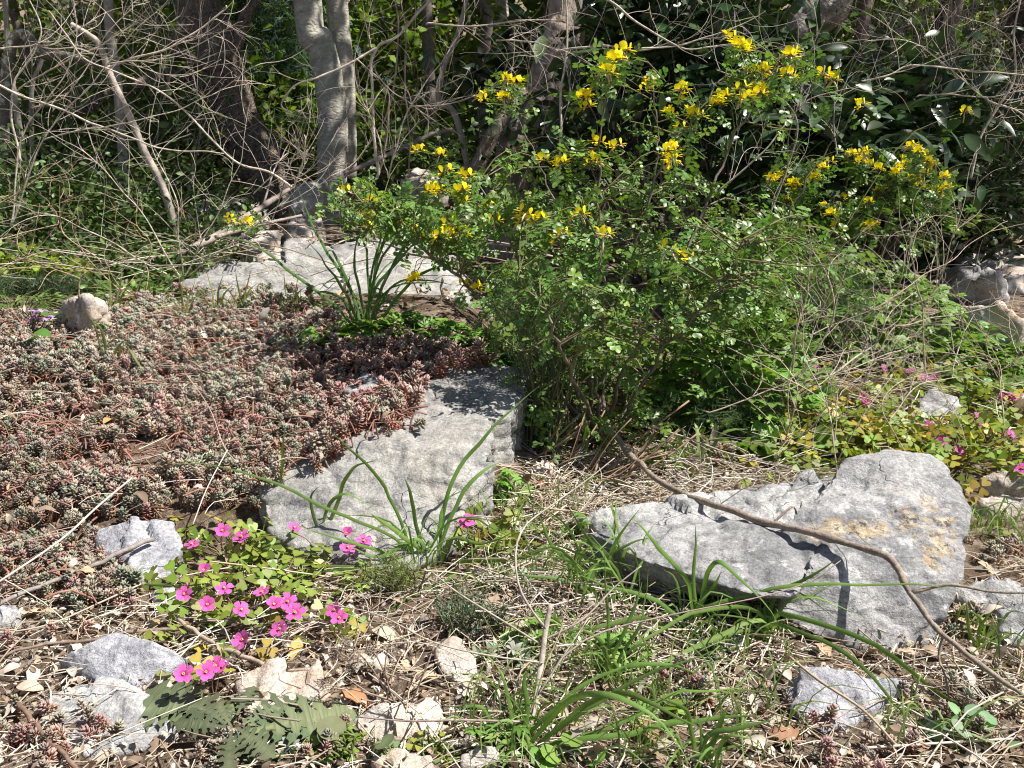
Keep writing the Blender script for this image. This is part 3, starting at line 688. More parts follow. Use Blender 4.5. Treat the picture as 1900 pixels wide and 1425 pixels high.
def shrub(label, base, stems, blobs, clusters, leafsize=(.019,.032), depth=(1.3,2.0), base_y=None, thick=.004, group=None, col=(.13,.235,.055), fs=.84, twig=.0009, holes=()):
    """stems: photo polylines with depth; blobs: (px, py, rx, ry, leaves, y0, y1); clusters: (px, py, y, flowers)"""
    b = P(base[0], base[1], base_y) if base_y else PG(*base)
    b[2] = gz(b[0], b[1]); root = thing('yellow_shrub', label, 'flowering shrub', b, group)
    mb = MB(); nodes_ = []
    for s in stems:
        pts = [b + A3(U(-.025,.025), U(-.025,.025), -.01)] + [P(*q) for q in s]
        c = crv(pts, 6 * len(pts)); c[1:] += rng.normal(0, .003, (len(c)-1, 3))
        tube(mb, c, np.linspace(thick * U(.7,1.1), thick * .28, len(c)), 6, var((.20,.165,.125), 1, .3)[0], .1)
        nodes_.append(c[3:])
    nd = np.concatenate(nodes_); fol = MB(); tips = []
    def attach(q, rad=twig, col_=(.19,.16,.09)):
        d = np.linalg.norm((nd - q) * A3(1,.8,1.0), axis=1) + .35 * np.clip(nd[:,2] - q[2], 0, 1)
        p0 = nd[np.argmin(d)]; mid = p0 + (q - p0) * .55 + A3(*rng.normal(0, .012, 3)) + A3(0,0,.02 * np.linalg.norm(q - p0) / .2)
        c = crv([p0, mid, q], 6); tube(mb, c, np.linspace(rad * 1.5, rad * .8, 6), 4, var(col_, 1, .35)[0], cap=False)
        return c
    P_, D_, Uu, S_ = [], [], [], []
    for px, py, rx_, ry_, n, y0, y1 in blobs:
        ns = max(n // 5, 1)                            # sprays of leaves along twigs
        for _ in range(ns):
            while True:
                a, r_ = U(0, 2*pi), math.sqrt(U(0,1)); qx, qy = px + rx_ * r_ * cos(a), py + ry_ * r_ * sin(a)
                if not any(((qx-h[0])/h[2])**2 + ((qy-h[1])/h[3])**2 < 1 for h in holes): break
            y = U(y0, y1); q = P(qx, qy, y); g = gz(q[0], q[1])
            if q[2] < g + .015: q[2] = g + U(.015, .05)
            c = attach(q)
            for k in range(5):
                t = .35 + .65 * k / 4; o = c[0] + 0; i = min(int(t * 5), 4); o = c[i] + (c[i+1]-c[i]) * (t*5-i)
                P_.append(o); D_.append(nrm(nrm(c[-1]-c[-2]) * .5 + rdir(1)[0])); Uu.append(nrm(A3(.25,-.25,1) + rdir(1)[0] * .75)); S_.append(U(*leafsize))
    P_, D_, Uu, S_ = map(np.array, (P_, D_, Uu, S_)); n = len(P_); kk = rng.integers(0, 4, n)
    cc = var(col, n, .35, .14); yg = U(0,1,n) < .18; cc[yg] = var((.17,.26,.04), yg.sum(), .25)
    for q in range(4):
        m = kk == q; fol.inst(PIN[q], frames(D_[m], Uu[m]), P_[m], S_[m], cc[m])
    clusters = list(clusters) + [(x + U(-38, 38), y_ + U(-22, 26), y + U(-.05,.1), int(U(1,4))) for x, y_, y, k in clusters if U(0,1) < .6]
    for px, py, y, k in clusters:
        q = P(px, py, y - .1); c = attach(q, .0007, (.2,.2,.08)); flower_cluster(root, q, k + 1, fs, rng.integers(0, 4))
        m = 4; pp = np.tile(q, (m,1)) + rng.normal(0,.014,(m,3)) - A3(0,0,.012)
        fol.inst(PIN[rng.integers(0,4)], frames(rdir(m), nrm(A3(0,0,1)+rdir(m)*.5)), pp, U(leafsize[0], leafsize[1], m), var(col, m, .3))
    mb.build('stems', SBARK, root); fol.build('foliage', SHL, root)
    return root
stems = [[(1060,700,1.5),(1000,560,1.5),(930,420,1.55),(880,330,1.6)], [(1090,650,1.5),(1080,480,1.5),(1110,330,1.5),(1130,130,1.5)],
         [(1130,650,1.55),(1180,450,1.6),(1230,300,1.6),(1300,200,1.62),(1370,95,1.65)], [(1150,700,1.5),(1250,520,1.45),(1330,330,1.5),(1400,190,1.5),(1465,110,1.55)],
         [(1050,740,1.5),(880,540,1.5),(760,440,1.52),(660,365,1.6)], [(1020,690,1.6),(860,520,1.75),(700,400,1.8),(630,360,1.85)],
         [(1180,720,1.6),(1300,600,1.7),(1420,470,1.75),(1500,330,1.8),(1590,200,1.8)], [(1160,760,1.4),(1240,640,1.32),(1330,540,1.3),(1380,440,1.3)],
         [(1090,760,1.4),(1040,640,1.3),(1000,560,1.3),(960,500,1.3)], [(1100,620,1.8),(1060,430,1.9),(1010,330,1.95),(950,190,1.95)],
         [(1130,600,1.8),(1200,400,1.9),(1220,260,1.9),(1210,155,1.9)], [(1110,700,1.5),(1120,560,1.45),(1110,430,1.4),(1125,330,1.4)],
         [(1200,740,1.6),(1400,620,1.9),(1480,500,2.0),(1560,440,2.0)], [(1010,640,1.7),(840,500,1.95),(620,430,2.1),(455,410,2.2)],
         [(1060,780,1.42),(1000,760,1.35),(960,720,1.35)]]
blobs = [(1180,560,290,110,860,1.25,2.0),(1040,590,150,80,320,1.25,1.8),(900,445,240,75,600,1.4,2.0),(700,395,110,60,230,1.5,1.95),(1180,410,270,85,420,1.35,2.0),
         (1300,220,230,80,90,1.5,1.9),(1400,480,200,90,480,1.3,2.0),(1500,560,200,70,260,1.5,2.1),(1080,720,130,90,260,1.3,1.6),(1010,790,55,60,80,1.3,1.42),(1150,790,90,50,80,1.35,1.6),(960,185,70,40,36,1.85,2.0),
         (1430,150,110,60,80,1.5,1.7),(1050,290,90,50,80,1.5,1.8),(860,360,90,50,120,1.5,1.8),(450,420,40,15,12,2.15,2.25),(1140,140,40,40,24,1.45,1.55)]
cl = [(1140,112,1.48,5),(1128,128,1.48,3),(1205,152,1.9,5),(1085,183,1.5,4),(1088,200,1.5,2),(1265,168,1.7,3),(935,182,1.95,5),(893,183,1.95,3),(960,155,1.95,4),(1370,86,1.62,4),(1378,96,1.62,3),(1340,180,1.6,4),(1330,195,1.6,3),
      (1385,182,1.55,5),(1410,176,1.55,4),(1465,105,1.55,4),(1460,140,1.55,3),(1415,130,1.6,3),(1285,213,1.65,3),(1240,212,1.8,3),(1245,296,1.5,6),(1595,197,1.8,2),(1545,150,1.7,3),(1790,207,2.2,3),
      (1040,303,1.6,5),(1110,262,1.6,2),(1100,300,1.6,3),(865,328,1.6,3),(855,355,1.55,3),(800,353,1.55,4),(815,356,1.55,2),(680,400,1.7,2),(690,375,1.7,2),(640,355,1.8,2),(830,412,1.6,2),(860,433,1.55,3),(835,438,1.55,3),
      (815,437,1.55,2),(740,420,1.7,2),(778,437,1.65,2),(765,438,1.65,2),(430,413,2.2,2),(457,415,2.2,1),(970,408,1.5,4),(1000,408,1.5,2),(1075,398,1.5,2),(1040,437,1.4,2),(1120,438,1.4,2),(910,385,1.6,2),(815,288,1.9,3),
      (1240,463,1.4,1),(765,522,1.65,3),(770,516,1.65,2),(860,530,1.6,1)]
shrub('big yellow flowering shrub filling the centre, its arms spreading over the pale slabs', (1110,805), stems, blobs, cl, base_y=1.5, holes=[(1640,300,140,110),(730,500,110,60),(830,550,60,50)])
st2 = [[(1480,560,2.3),(1490,430,2.3),(1480,335,2.3)], [(1520,540,2.4),(1560,420,2.4),(1610,300,2.4)], [(1540,560,2.4),(1640,420,2.45),(1700,285,2.5)], [(1560,540,2.4),(1680,430,2.4),(1755,335,2.4)], [(1500,560,2.3),(1540,450,2.3),(1615,375,2.3)]]
bl2 = [(1600,360,190,80,420,2.1,2.7),(1500,430,130,80,300,2.1,2.6),(1450,340,90,60,90,2.1,2.5),(1760,420,120,60,80,2.2,2.6)]
c2 = [(x, y, U(2.15,2.4), int(U(4,7))) for x, y in ((1432,332),(1450,330),(1470,341),(1484,340),(1510,325),(1525,312),(1460,373),(1475,376),(1540,398),(1552,390),(1450,440),(1445,452),(1580,288),(1595,300),(1612,305),(1628,312),(1605,290),(1690,273),(1703,284),
     (1715,288),(1670,310),(1660,322),(1700,335),(1705,345),(1750,328),(1757,345),(1745,352),(1610,375),(1600,380),(1620,415),(1612,420),(1550,420),(1720,300),(1530,385))]
shrub('second yellow shrub farther right with dense small bloom heads below the dark laurel', (1530,640), st2, bl2, c2, (.024,.038), base_y=2.35, col=(.10,.19,.045), fs=.85)
# ---------- grass tufts ----------
GRASS = mat_leaf('grass_blade', trans=.3, rough=.55, spec=.25, vs=70, vary=.3)
DRY = mat_leaf('dry_stalk', trans=.08, rough=.8, spec=.15, vs=120, tcol=(1, .9, .7), vary=.3)
def blade(root, pts, w, col, name='blade', n=14, mat=None):
    c = crv(pts, n); t = nrm(np.gradient(c, axis=0)); s = np.linspace(0, 1, n); c[1:-1] += (np.stack([fbm(c * 25 + k * 31 + U(0, 9), 2) for k in range(3)], 1) * .005)[1:-1]
    view = nrm(c - A3(0, 0, CAMH)); side = nrm(np.cross(t, nrm(view + A3(*U(-.5,.5,3)))))
    up = np.cross(side, t); ww = w * np.clip(np.minimum(.55 + s * 2.5, (1 - s) * 2.2 + .03), 0, 1)[:, None]
    L = c - side * ww + up * ww * .35; Rr = c + side * ww + up * ww * .35
    V = np.stack([L, c, Rr], 1).reshape(-1, 3); i = np.arange(n - 1) * 3
    Q = np.concatenate([np.stack([i,i+1,i+4,i+3],1), np.stack([i+1,i+2,i+5,i+4],1)])
    C = np.tile(np.asarray(col) * U(.85, 1.15), (n * 3, 1)); C[1::3] *= 1.18
    dryt = sstep(.86, 1.0, s)[:, None, None] * U(0, 1); C = (C.reshape(n,3,3) * (1-dryt) + A3(.40,.33,.14) * dryt).reshape(-1,3)
    mb = MB(); mb.add(V, None, Q, C); mb.build(name, mat or GRASS, root)
def tuft(label, base, blades, w=.0023, col=(.15,.25,.06), extra=0, spread=.02, hgt=.16, basey=None, group=None):
    """grass tuft: blades as photo polylines starting near the base, last number the depth change at the tip"""
    b = PG(*base) if basey is None else P(base[0], base[1], basey); b[2] = gz(b[0], b[1])
    root = thing('grass_tuft', label, 'grass', b, group)
    for *pl, dy in blades:
        pts = [b + A3(U(-spread,spread)*.5, U(-spread,spread)*.5, -.01)]
        for k, (px, py) in enumerate(pl):
            y = b[1] + dy * (k + 1) / len(pl); q = P(px, py, y); q[2] = max(q[2], gz(q[0], q[1]) + .004)
            pts.append(q)
        # a blade that starts away from the base has its foot below its own first point
        if np.linalg.norm(pts[1] - pts[0]) > .16:
            pts[0] = A3(pts[1][0], pts[1][1] + .01, gz(pts[1][0], pts[1][1] + .01) - .005)
        blade(root, pts, w * U(.8, 1.2), var(col, 1, .2, .08)[0], n=18)
    for _ in range(int(extra * 1.8)):
        a = U(0, 2*pi); h = hgt * U(.35, 1.15); r_ = h * U(.3, 1.5)
        p0 = b + A3(U(-spread,spread), U(-spread,spread), -.005)
        blade(root, [p0, p0 + A3(cos(a)*r_*.35, sin(a)*r_*.35, h*.75), p0 + A3(cos(a)*r_, sin(a)*r_, h*U(.35,1))], w * U(.35,.75), var(col, 1, .25, .1)[0], n=9)
    return root
G = 'grass tufts'
tuft('tall grass tuft with long arching blades in front of the large slab', (795,1050),
  [[(740,960),(700,880),(640,825),(600,788),-.02],[(830,930),(868,845),(930,778),(1002,715),.05],[(850,930),(895,875),(935,852),.05],
   [(740,1000),(650,960),(600,938),(500,893),(400,866),(300,861),-.06],[(775,975),(762,915),(750,885),0],[(860,1043),(930,1040),(1000,1022),(1057,998),-.03],
   [(850,1065),(780,1100),(735,1138),(712,1168),-.12],[(690,1052),(500,1076),(300,1083),(150,1072),-.1],[(700,1020),(630,1000),(540,972),-.05],
   [(840,1000),(905,1010),(960,985),-.03],[(780,1000),(700,1030),(640,1010),-.03],[(812,985),(822,940),(850,905),.02],[(700,1060),(600,1050),(470,1045),-.05],[(770,1010),(710,965),(690,950),-.03]], extra=10, hgt=.09, group=G)
tuft('narrow grass tuft with broad upright blades on the left part of the large slab', (605,1015),
  [[(625,925),(655,875),(700,850),-.02],[(600,960),(640,915),(700,945),-.03],[(590,980),(575,930),(598,900),-.02]], spread=.01, group=G)
tuft('single upright grass blade standing at the left end of the large slab', (518,955), [[(520,890),(523,830),(526,793),-.03],[(512,900),(470,868),-.02]], spread=.004, group=G)
tuft('dark green grass tuft with stiff upright blades behind the stonecrop mat', (675,605),
  [[(640,520),(590,440),(545,335),-.03],[(640,540),(570,445),-.03],[(700,490),(725,420),(738,398),0],[(690,500),(705,440),(692,425),.02],[(745,540),(800,500),(872,478),-.04],
   [(620,565),(560,520),(470,455),(380,435),-.06],[(660,500),(664,430),0],[(715,520),(765,440),(800,415),.0],[(700,500),(742,430),(735,460),-.02],[(680,470),(672,440),(690,410),.02],
   [(730,530),(790,520),(850,530),-.05],[(640,560),(600,540),(560,555),-.05],[(650,540),(620,470),(600,470),-.03],[(695,540),(750,470),(790,430),.0]], .0027, (.10,.19,.055), extra=8, hgt=.16, basey=1.72, group=G)
tuft('grass tuft with a sharply bent blade at the lobe of the lichen boulder', (1290,1180),
  [[(1290,1100),(1291,1030),(1289,968),.0],[(1275,1085),(1235,1030),(1200,990),(1170,960),-.02],[(1310,1070),(1338,1040),(1380,1080),(1440,1150),-.05],
   [(1300,1120),(1330,1085),(1345,1060),-.02],[(1240,1130),(1150,1095),(1060,1065),-.03],[(1200,1150),(1100,1165),(1000,1180),-.06],[(1310,1130),(1380,1110),(1450,1090),(1560,1083),(1700,1085),(1780,1098),-.05]], extra=14, hgt=.07, group=G)
tuft('grass tuft with long blades drooping over the lower right litter, under the lichen boulder', (1420,1185),
  [[(1440,1140),(1540,1165),(1640,1210),(1740,1290),(1820,1370),(1852,1440),-.16],[(1430,1160),(1520,1180),(1600,1235),(1670,1320),(1760,1440),-.18],
   [(1400,1130),(1300,1135),(1180,1190),(1060,1220),-.08],[(1410,1150),(1250,1220),(1120,1270),-.1],[(1430,1230),(1426,1330),-.06],[(1440,1110),(1490,1080),(1560,1030),-.02],
   [(1380,1170),(1240,1240),(1100,1265),(1000,1300),-.1]], extra=10, hgt=.07, group=G)
tuft('grass tuft with dense crossing blades between the slab and the lichen boulder', (1115,1110),
  [[(1060,1040),(1020,1000),(990,940),.0],[(1130,1050),(1090,1000),(1050,930),.0],[(1150,1080),(1080,1030),(1010,1010),-.02],[(1170,1100),(1180,1050),(1170,1010),.0],[(1160,1130),(1240,1130),(1330,1160),-.04],
   [(1100,1060),(1160,1010),(1210,1000),.0],[(1080,1090),(1000,1070),(930,1060),-.03],[(1190,1090),(1230,1080),(1260,1120),-.03],[(1130,1060),(1145,1000),(1190,940),.02]], extra=22, spread=.04, hgt=.10, group=G)
tuft('grass tuft with two broad upright blades in the middle of the litter', (1130,1270),
  [[(1128,1190),(1125,1120),(1120,1010),.02],[(1150,1220),(1185,1150),(1203,1055),.0],[(1145,1210),(1180,1120),(1190,1080),.02],[(1130,1230),(1100,1180),(1060,1150),-.02],[(1150,1240),(1230,1230),(1300,1250),-.05]], extra=6, hgt=.07, group=G)
tuft('grass tuft of long flat blades along the bottom edge, right of the dry stalk', (960,1390),
  [[(1060,1330),(1200,1255),(1365,1195),-.02],[(1080,1375),(1300,1340),(1425,1325),-.04],[(1050,1310),(1120,1290),(1210,1320),(1280,1420),-.08],[(950,1330),(940,1270),(925,1240),.01],[(980,1320),(975,1270),(985,1240),.01],
   [(1100,1300),(1200,1300),(1320,1370),-.05],[(900,1420),(840,1430),(760,1432),-.03],[(1040,1400),(1150,1400),(1290,1395),-.03],[(1000,1340),(1100,1260),(1260,1190),.0],[(940,1370),(905,1410),-.02],[(1120,1350),(1250,1290),(1400,1270),-.02]], .0023, extra=8, hgt=.06, group=G)
tuft('grass tuft at the bottom edge right of centre with narrow steep blades', (1290,1420),
  [[(1330,1350),(1350,1300),-.01],[(1310,1370),(1380,1340),(1440,1330),-.02],[(1280,1360),(1260,1310),(1200,1290),-.01],[(1330,1390),(1400,1380),-.02],[(1300,1370),(1290,1320),-.01]], extra=6, hgt=.06, group=G)
tuft('small grass tuft with yellowish tips beside the dark rock at the right edge', (1810,1200), [[(1820,1160),(1850,1120),.0],[(1830,1180),(1880,1125),.0],[(1840,1195),(1890,1170),-.01],[(1800,1150),(1795,1110),.0]], col=(.16,.24,.05), extra=5, hgt=.06, group=G)
tuft('thin grass blades growing through the stonecrop mat at its left', (205,690), [[(175,610),(160,570),.0],[(230,640),(260,680),(280,700),-.06],[(190,620),(165,590),.0],[(215,650),(235,630),-.01]], .002, (.19,.23,.07), group=G)
for lb, bx, by in (('wispy grass sprig on the mat behind, left of the long slab', 400, 590), ('wispy grass sprig in front of the black moss spots', 450, 585), ('wispy grass sprig at the left end of the long pale slab', 345, 600),
                   ('wispy yellow grass sprig in front of the rounded grey block', 540, 590), ('wispy grass sprig beside the pale boulder on the left', 215, 590)):
    tuft(lb, (bx, by), [[(bx-8,by-50),(bx-15,by-95),.0],[(bx+5,by-45),(bx+15,by-85),0],[(bx+12,by-40),(bx+28,by-60),0],[(bx-14,by-30),(bx-35,by-55),0]], .0017, (.21,.25,.08), extra=5, hgt=.07, group='wispy grass sprigs by the long slab')
tuft('soft light green grass right of the lichen boulder', (1850,990), [[(1840,960),(1820,940),0],[(1860,955),(1880,930),0]], .0016, (.16,.25,.06), extra=40, spread=.06, hgt=.05, group=G)
tuft('broad pale grass blades standing in the shade of the big yellow shrub', (1290,870), [[(1085,800),(1078,760),0],[(1080,820),(1090,780),0],[(940,400),(935,440),.05]][:2], .004, (.22,.32,.08), extra=6, hgt=.08, group=G)
# ---------- straws, sticks, litter ----------
def straw(name, label, cat, pts, r0, r1, col, group=None, n=16, rough_=.0, mat=None):
    c = crv(pts, n); 
    if rough_: c[1:-1] += rng.normal(0, rough_, (n-2, 3))
    mb = MB(); org = c[0]; tube(mb, c, np.linspace(r0, r1, n), 6, var(col, n, .12, .04), .08)
    return tag(mb.build(name, mat or DRY, org=org), label, cat, group)
def gp(*l): return [PG(a, b, h) for a, b, h in l]
STR = (.50,.43,.33)
straw('dry_stalk', 'longest pale dry stalk lying across the left side of the stonecrop mat', 'stalk', gp((245,890,.045),(180,945,.045),(110,1005,.04),(-30,1100,.03)), .0015, .0012, (.62,.55,.47))
straw('dry_stalk', 'thin pale dry stalk leaning over the middle of the mat', 'stalk', gp((342,690,.045),(388,758,.045),(415,830,.045),(440,860,.04)), .0008, .0007, (.5,.38,.3))
straw('dry_stalk', 'thin dry stalk crossing the mat down to the blunt grey wedge', 'stalk', gp((422,838,.045),(385,905,.045),(358,975,.035)), .0009, .0008, (.58,.5,.42))
straw('dry_stalk', 'thin straight dry stalk slanting under the blunt grey wedge', 'stalk', gp((262,1085,.02),(190,1118,.02),(90,1160,.018),(-10,1180,.015)), .0011, .0009, (.52,.44,.36))
straw('dark_stick', 'grey dead stick at the left edge of the stonecrop mat', 'stick', gp((285,1000,.03),(215,1030,.03),(150,1062,.02),(70,1090,.02),(-20,1130,.02)), .0032, .0024, (.27,.24,.22), rough_=.001, mat=TWIG)
straw('dark_stick', 'thin brown stick along the top of the pointed flat stone, left', 'stick', gp((370,1168,.015),(290,1172,.012),(200,1180,.012),(80,1200,.012),(-20,1220,.012)), .0022, .0015, (.24,.18,.14), rough_=.0012, mat=TWIG)
straw('dark_stick', 'brown stick running down the bottom left corner', 'stick', gp((25,1295,.012),(60,1340,.012),(100,1385,.012),(150,1440,.012)), .0028, .0022, (.20,.13,.09), rough_=.001, mat=TWIG)
straw('dark_stick', 'pale broken twig lying under the largest sorrel clump', 'stick', gp((330,1150,.02),(380,1185,.018),(440,1215,.016),(500,1240,.02)), .0022, .0026, (.42,.33,.25), rough_=.001, mat=TWIG)
straw('dry_stalk', 'dry split stem lying on the litter left of the ridged grey stone', 'stalk', gp((1465,1220,.03),(1520,1265,.045),(1600,1320,.04),(1660,1385,.02)), .0014, .0011, (.48,.36,.24))
straw('dry_stalk', 'pale dry stalk in the lower right corner', 'stalk', gp((1600,1390,.012),(1720,1385,.012),(1880,1375,.012)), .0012, .001, (.6,.55,.46))
# the upright dry stalk with its side stems
b = PG(955, 1430); b0 = A3(b[0], b[1], gz(b[0], b[1])); root = thing('dry_plant', 'tall grey dry plant with a broken top and curved side stems at bottom centre', 'dead plant', b0)
yb = b[1]
def dstem(pl, r0, r1, nm='side_stem', c=(.42,.36,.30)):
    mb = MB(); p = crv([P(*q) for q in pl], 18); tube(mb, p, np.linspace(r0, r1, 18), 6, var(c, 18, .15, .04), .1); mb.build(nm, TWIG, root)
dstem([(945,1440,yb),(985,1335,yb+.05),(1003,1240,yb+.08),(1012,1170,yb+.1),(1022,1122,yb+.11)], .0034, .0024, 'stem')
dstem([(1014,1168,yb+.1),(985,1130,yb+.1),(962,1085,yb+.11),(957,1020,yb+.13),(975,975,yb+.15),(1020,940,yb+.17),(1090,890,yb+.2),(1140,850,yb+.22)], .0014, .0006)
dstem([(1010,1200,yb+.1),(930,1150,yb+.08),(850,1100,yb+.08),(800,1060,yb+.1)], .0011, .0006)
dstem([(1008,1230,yb+.08),(900,1215,yb+.05),(800,1190,yb+.05),(700,1140,yb+.08),(600,1120,yb+.1)], .0009, .0005)
dstem([(1005,1190,yb+.1),(1080,1150,yb+.1),(1140,1090,yb+.12),(1190,1050,yb+.13)], .0012, .0006)
dstem([(1000,1260,yb+.08),(1100,1180,yb+.1),(1250,1140,yb+.12),(1400,1110,yb+.13),(1500,1080,yb+.14),(1560,1040,yb+.15)], .0010, .0004, c=(.36,.27,.24))
dstem([(985,1340,yb+.04),(860,1336,yb+.02),(760,1338,yb+.02),(660,1330,yb+.03)], .0011, .0006, c=(.36,.27,.24))
dstem([(998,1290,yb+.06),(1050,1210,yb+.08),(1090,1150,yb+.1)], .001, .0005)
dstem([(985,1330,yb+.05),(1010,1240,yb+.06),(1040,1170,yb+.08),(1060,1080,yb+.1)], .0008, .0004, c=(.45,.33,.22))
# second dry plant, lower left of the white stone
b = PG(760, 1330); b0 = A3(b[0], b[1], gz(b[0], b[1])); root = thing('dry_plant', 'thin brown dry weed with fuzzy seed heads standing over the flat white stone', 'dead plant', b0); yb = b[1]
for pl in ([(745,1335,yb),(690,1240,yb),(640,1190,yb-.01)],[(745,1335,yb),(715,1250,yb),(725,1180,yb)],[(750,1335,yb),(790,1240,yb),(820,1160,yb+.02)],[(730,1300,yb),(660,1280,yb-.01),(600,1270,yb-.02)],[(740,1320,yb),(800,1290,yb),(860,1270,yb)],[(720,1260,yb),(690,1200,yb)]):
    dstem(pl, .0011, .0005, 'stem', (.33,.24,.18))
mb = MB()
for cx, cy in ((640,1190),(600,1268),(660,1215),(690,1205),(620,1215),(650,1240)):
    c0 = P(cx, cy, yb - .01)
    for _ in range(46):
        d = rdir(1)[0]; tube(mb, A3(c0 + rng.normal(0,.003,3), c0 + d * U(.004,.011)), .0003, 3, var((.40,.32,.26),1,.3)[0], cap=False)
mb.build('seed_heads', DRY, root)

G = 'fine grass sprigs in the litter'
for lb, bx, by, k, h in (('fine grass sprig left of the toe of the lichen boulder', 1400, 1230, 12, .07), ('fine grass sprig between the dry stalk and the flat blades', 1060, 1250, 16, .08), ('fine grass sprig above the flat blades, by the upright pair', 1200, 1290, 14, .07),
   ('fine grass sprig beneath the bent blade of the boulder lobe', 1330, 1150, 16, .08), ('fine grass sprig in the middle between slab and lichen boulder', 1010, 1090, 18, .08), ('fine grass sprig close to the dry stalk foot, right side', 1010, 1370, 14, .07),
   ('fine grass sprig left of the dry stalk, by the pale big leaf', 905, 1330, 12, .07), ('fine grass sprig at the lower edge left of the ridged grey stone', 1400, 1370, 16, .08), ('fine grass sprig right of the slab foot', 960, 1000, 16, .08),
   ('fine grass sprig by the rusty stonecrop shoots', 1250, 1330, 12, .06), ('fine grass sprig in the litter gap above the bent long blade', 900, 1085, 12, .06), ('fine grass sprig behind the boulder lobe tip', 1060, 950, 12, .06),
   ('fine grass sprig at the bottom edge centre', 1150, 1400, 16, .07), ('fine grass sprig near the lower right corner', 1700, 1370, 10, .06), ('fine grass sprig at the right edge under the dark grey rock', 1860, 1240, 10, .07)):
    tuft(lb, (bx, by), [], .0013, (.17,.25,.07), extra=k, spread=.03, hgt=h, group=G)
# ---------- litter ----------
LIT = mat_leaf('dead_leaf', trans=.12, rough=.75, spec=.2, vs=90, tcol=(1, .85, .6), vary=.4)
def crumple(tm, a):
    V = tm['V'].copy(); V[:, 2] += a * (fbm(V * 2.3 + U(0, 50), 3)); tm = dict(tm); tm['V'] = V; return tm
OVAL = leaf([(0,.02),(.12,.14),(.3,.24),(.5,.27),(.7,.22),(.88,.11),(1,.01)], .35, .2)
OAK = leaf([(0,.02),(.1,.12),(.2,.22),(.3,.15),(.42,.30),(.52,.18),(.65,.30),(.75,.17),(.86,.2),(1,.03)], .3, .25)
LONG = leaf([(0,.02),(.2,.1),(.5,.14),(.8,.09),(1,.01)], .6, .15)
DEAD = [crumple(t, a) for t, a in ((OVAL,.25),(OVAL,.5),(OAK,.3),(OAK,.55),(LONG,.3),(OVAL,.15))]
DCOL = A3([.45,.38,.30],[.34,.255,.18],[.52,.46,.385],[.24,.17,.12],[.50,.445,.375],[.38,.285,.19])
FRONT = [(-160,1110),(60,1110),(240,1120),(330,1120),(500,1000),(800,1060),(930,930),(1000,870),(1150,860),(1400,900),(1560,1000),(1750,1180),(1830,1050),(1960,1030),(1960,1500),(-160,1500)]
def dead_leaves(mb, pts, smin, smax, tilt=.5, lift=.003):
    n = len(pts); k = rng.integers(0, 6, n)
    up = nrm(A3(0,0,1) + rdir(n) * U(.05, tilt, (n,1))); rot = frames(rdir(n), up); sc = U(smin, smax, n)
    col = DCOL[rng.integers(0, 6, n)] * (1 + U(-.3,.3,(n,1)))
    for q in range(6):
        m = k == q
        if m.any(): mb.inst(DEAD[q], rot[m], pts[m] + A3(0,0,lift) + np.column_stack([0*sc[m],0*sc[m],U(0,.008,m.sum())]), sc[m], col[m])
mb = MB()
dead_leaves(mb, scatter(FRONT, 650), .010, .024, .9)
dead_leaves(mb, scatter(FRONT, 4200), .004, .011, .9)
back = np.column_stack([U(-2.5,3,2600), U(1.4,5.0,2600)]); back = np.column_stack([back, ground(back[:,0], back[:,1])]); dead_leaves(mb, back, .02, .05, .9)
dead_leaves(mb, scatter(MATPOLY, 120), .012, .026, .6, .02)
tag(mb.build('leaf_litter', LIT), 'brown fallen leaves and crumbs covering the soil between the stones', 'leaf litter', kind='stuff')
mb = MB()
def straws(pts, lmin, lmax, r_, up=.25):
    for p in pts:
        a = U(0, pi * 2); L = U(lmin, lmax); d = A3(cos(a), sin(a), U(-.02, up)); q = p + d * L; s = np.cross(d, A3(0,0,1)) * U(-.2,.2) * L
        c = crv([p + A3(0,0,.003), (p + q) / 2 + s + A3(0,0,.006), q], 5); c[:, 2] = np.maximum(c[:, 2], ground(c[:,0], c[:,1]) + .002)
        tube(mb, c, r_ * U(.6, 1.3), 4, var(((.58,.51,.41),(.46,.37,.27),(.36,.29,.22),(.66,.61,.53))[rng.integers(0,4)], 1, .2)[0], cap=False)
straws(scatter(FRONT, 2300), .012, .08, .0005, .35); straws(scatter(FRONT, 260), .05, .16, .0008, .3); straws(scatter([(880,1040),(1000,900),(1250,930),(1500,1180),(1300,1330),(1000,1250)], 800), .03, .10, .0007, .5)
straws(scatter([(1080,930),(1300,890),(1480,880),(1560,900),(1480,975),(1180,965)], 420), .015, .06, .0006, .3)
straws(scatter(MATPOLY, 420) + A3(0,0,.012), .02, .09, .0005, .3); straws(scatter([(950,880),(1100,820),(1500,860),(1400,900),(1100,960)], 300), .03, .1, .0008, .6)
straws(scatter([(1350,760),(1500,560),(1950,600),(1950,850),(1500,860)], 500), .05, .16, .0009, .5)
straws(np.column_stack([U(-2,.4,260), U(2.0,3.6,260), np.zeros(260)]) * A3(1,1,0) + A3(0,0,.24), .08, .3, .0012, .3)
tag(mb.build('dry_grass', DRY), 'pale dry grass stems and thin straws strewn over the litter', 'dry grass', kind='stuff')
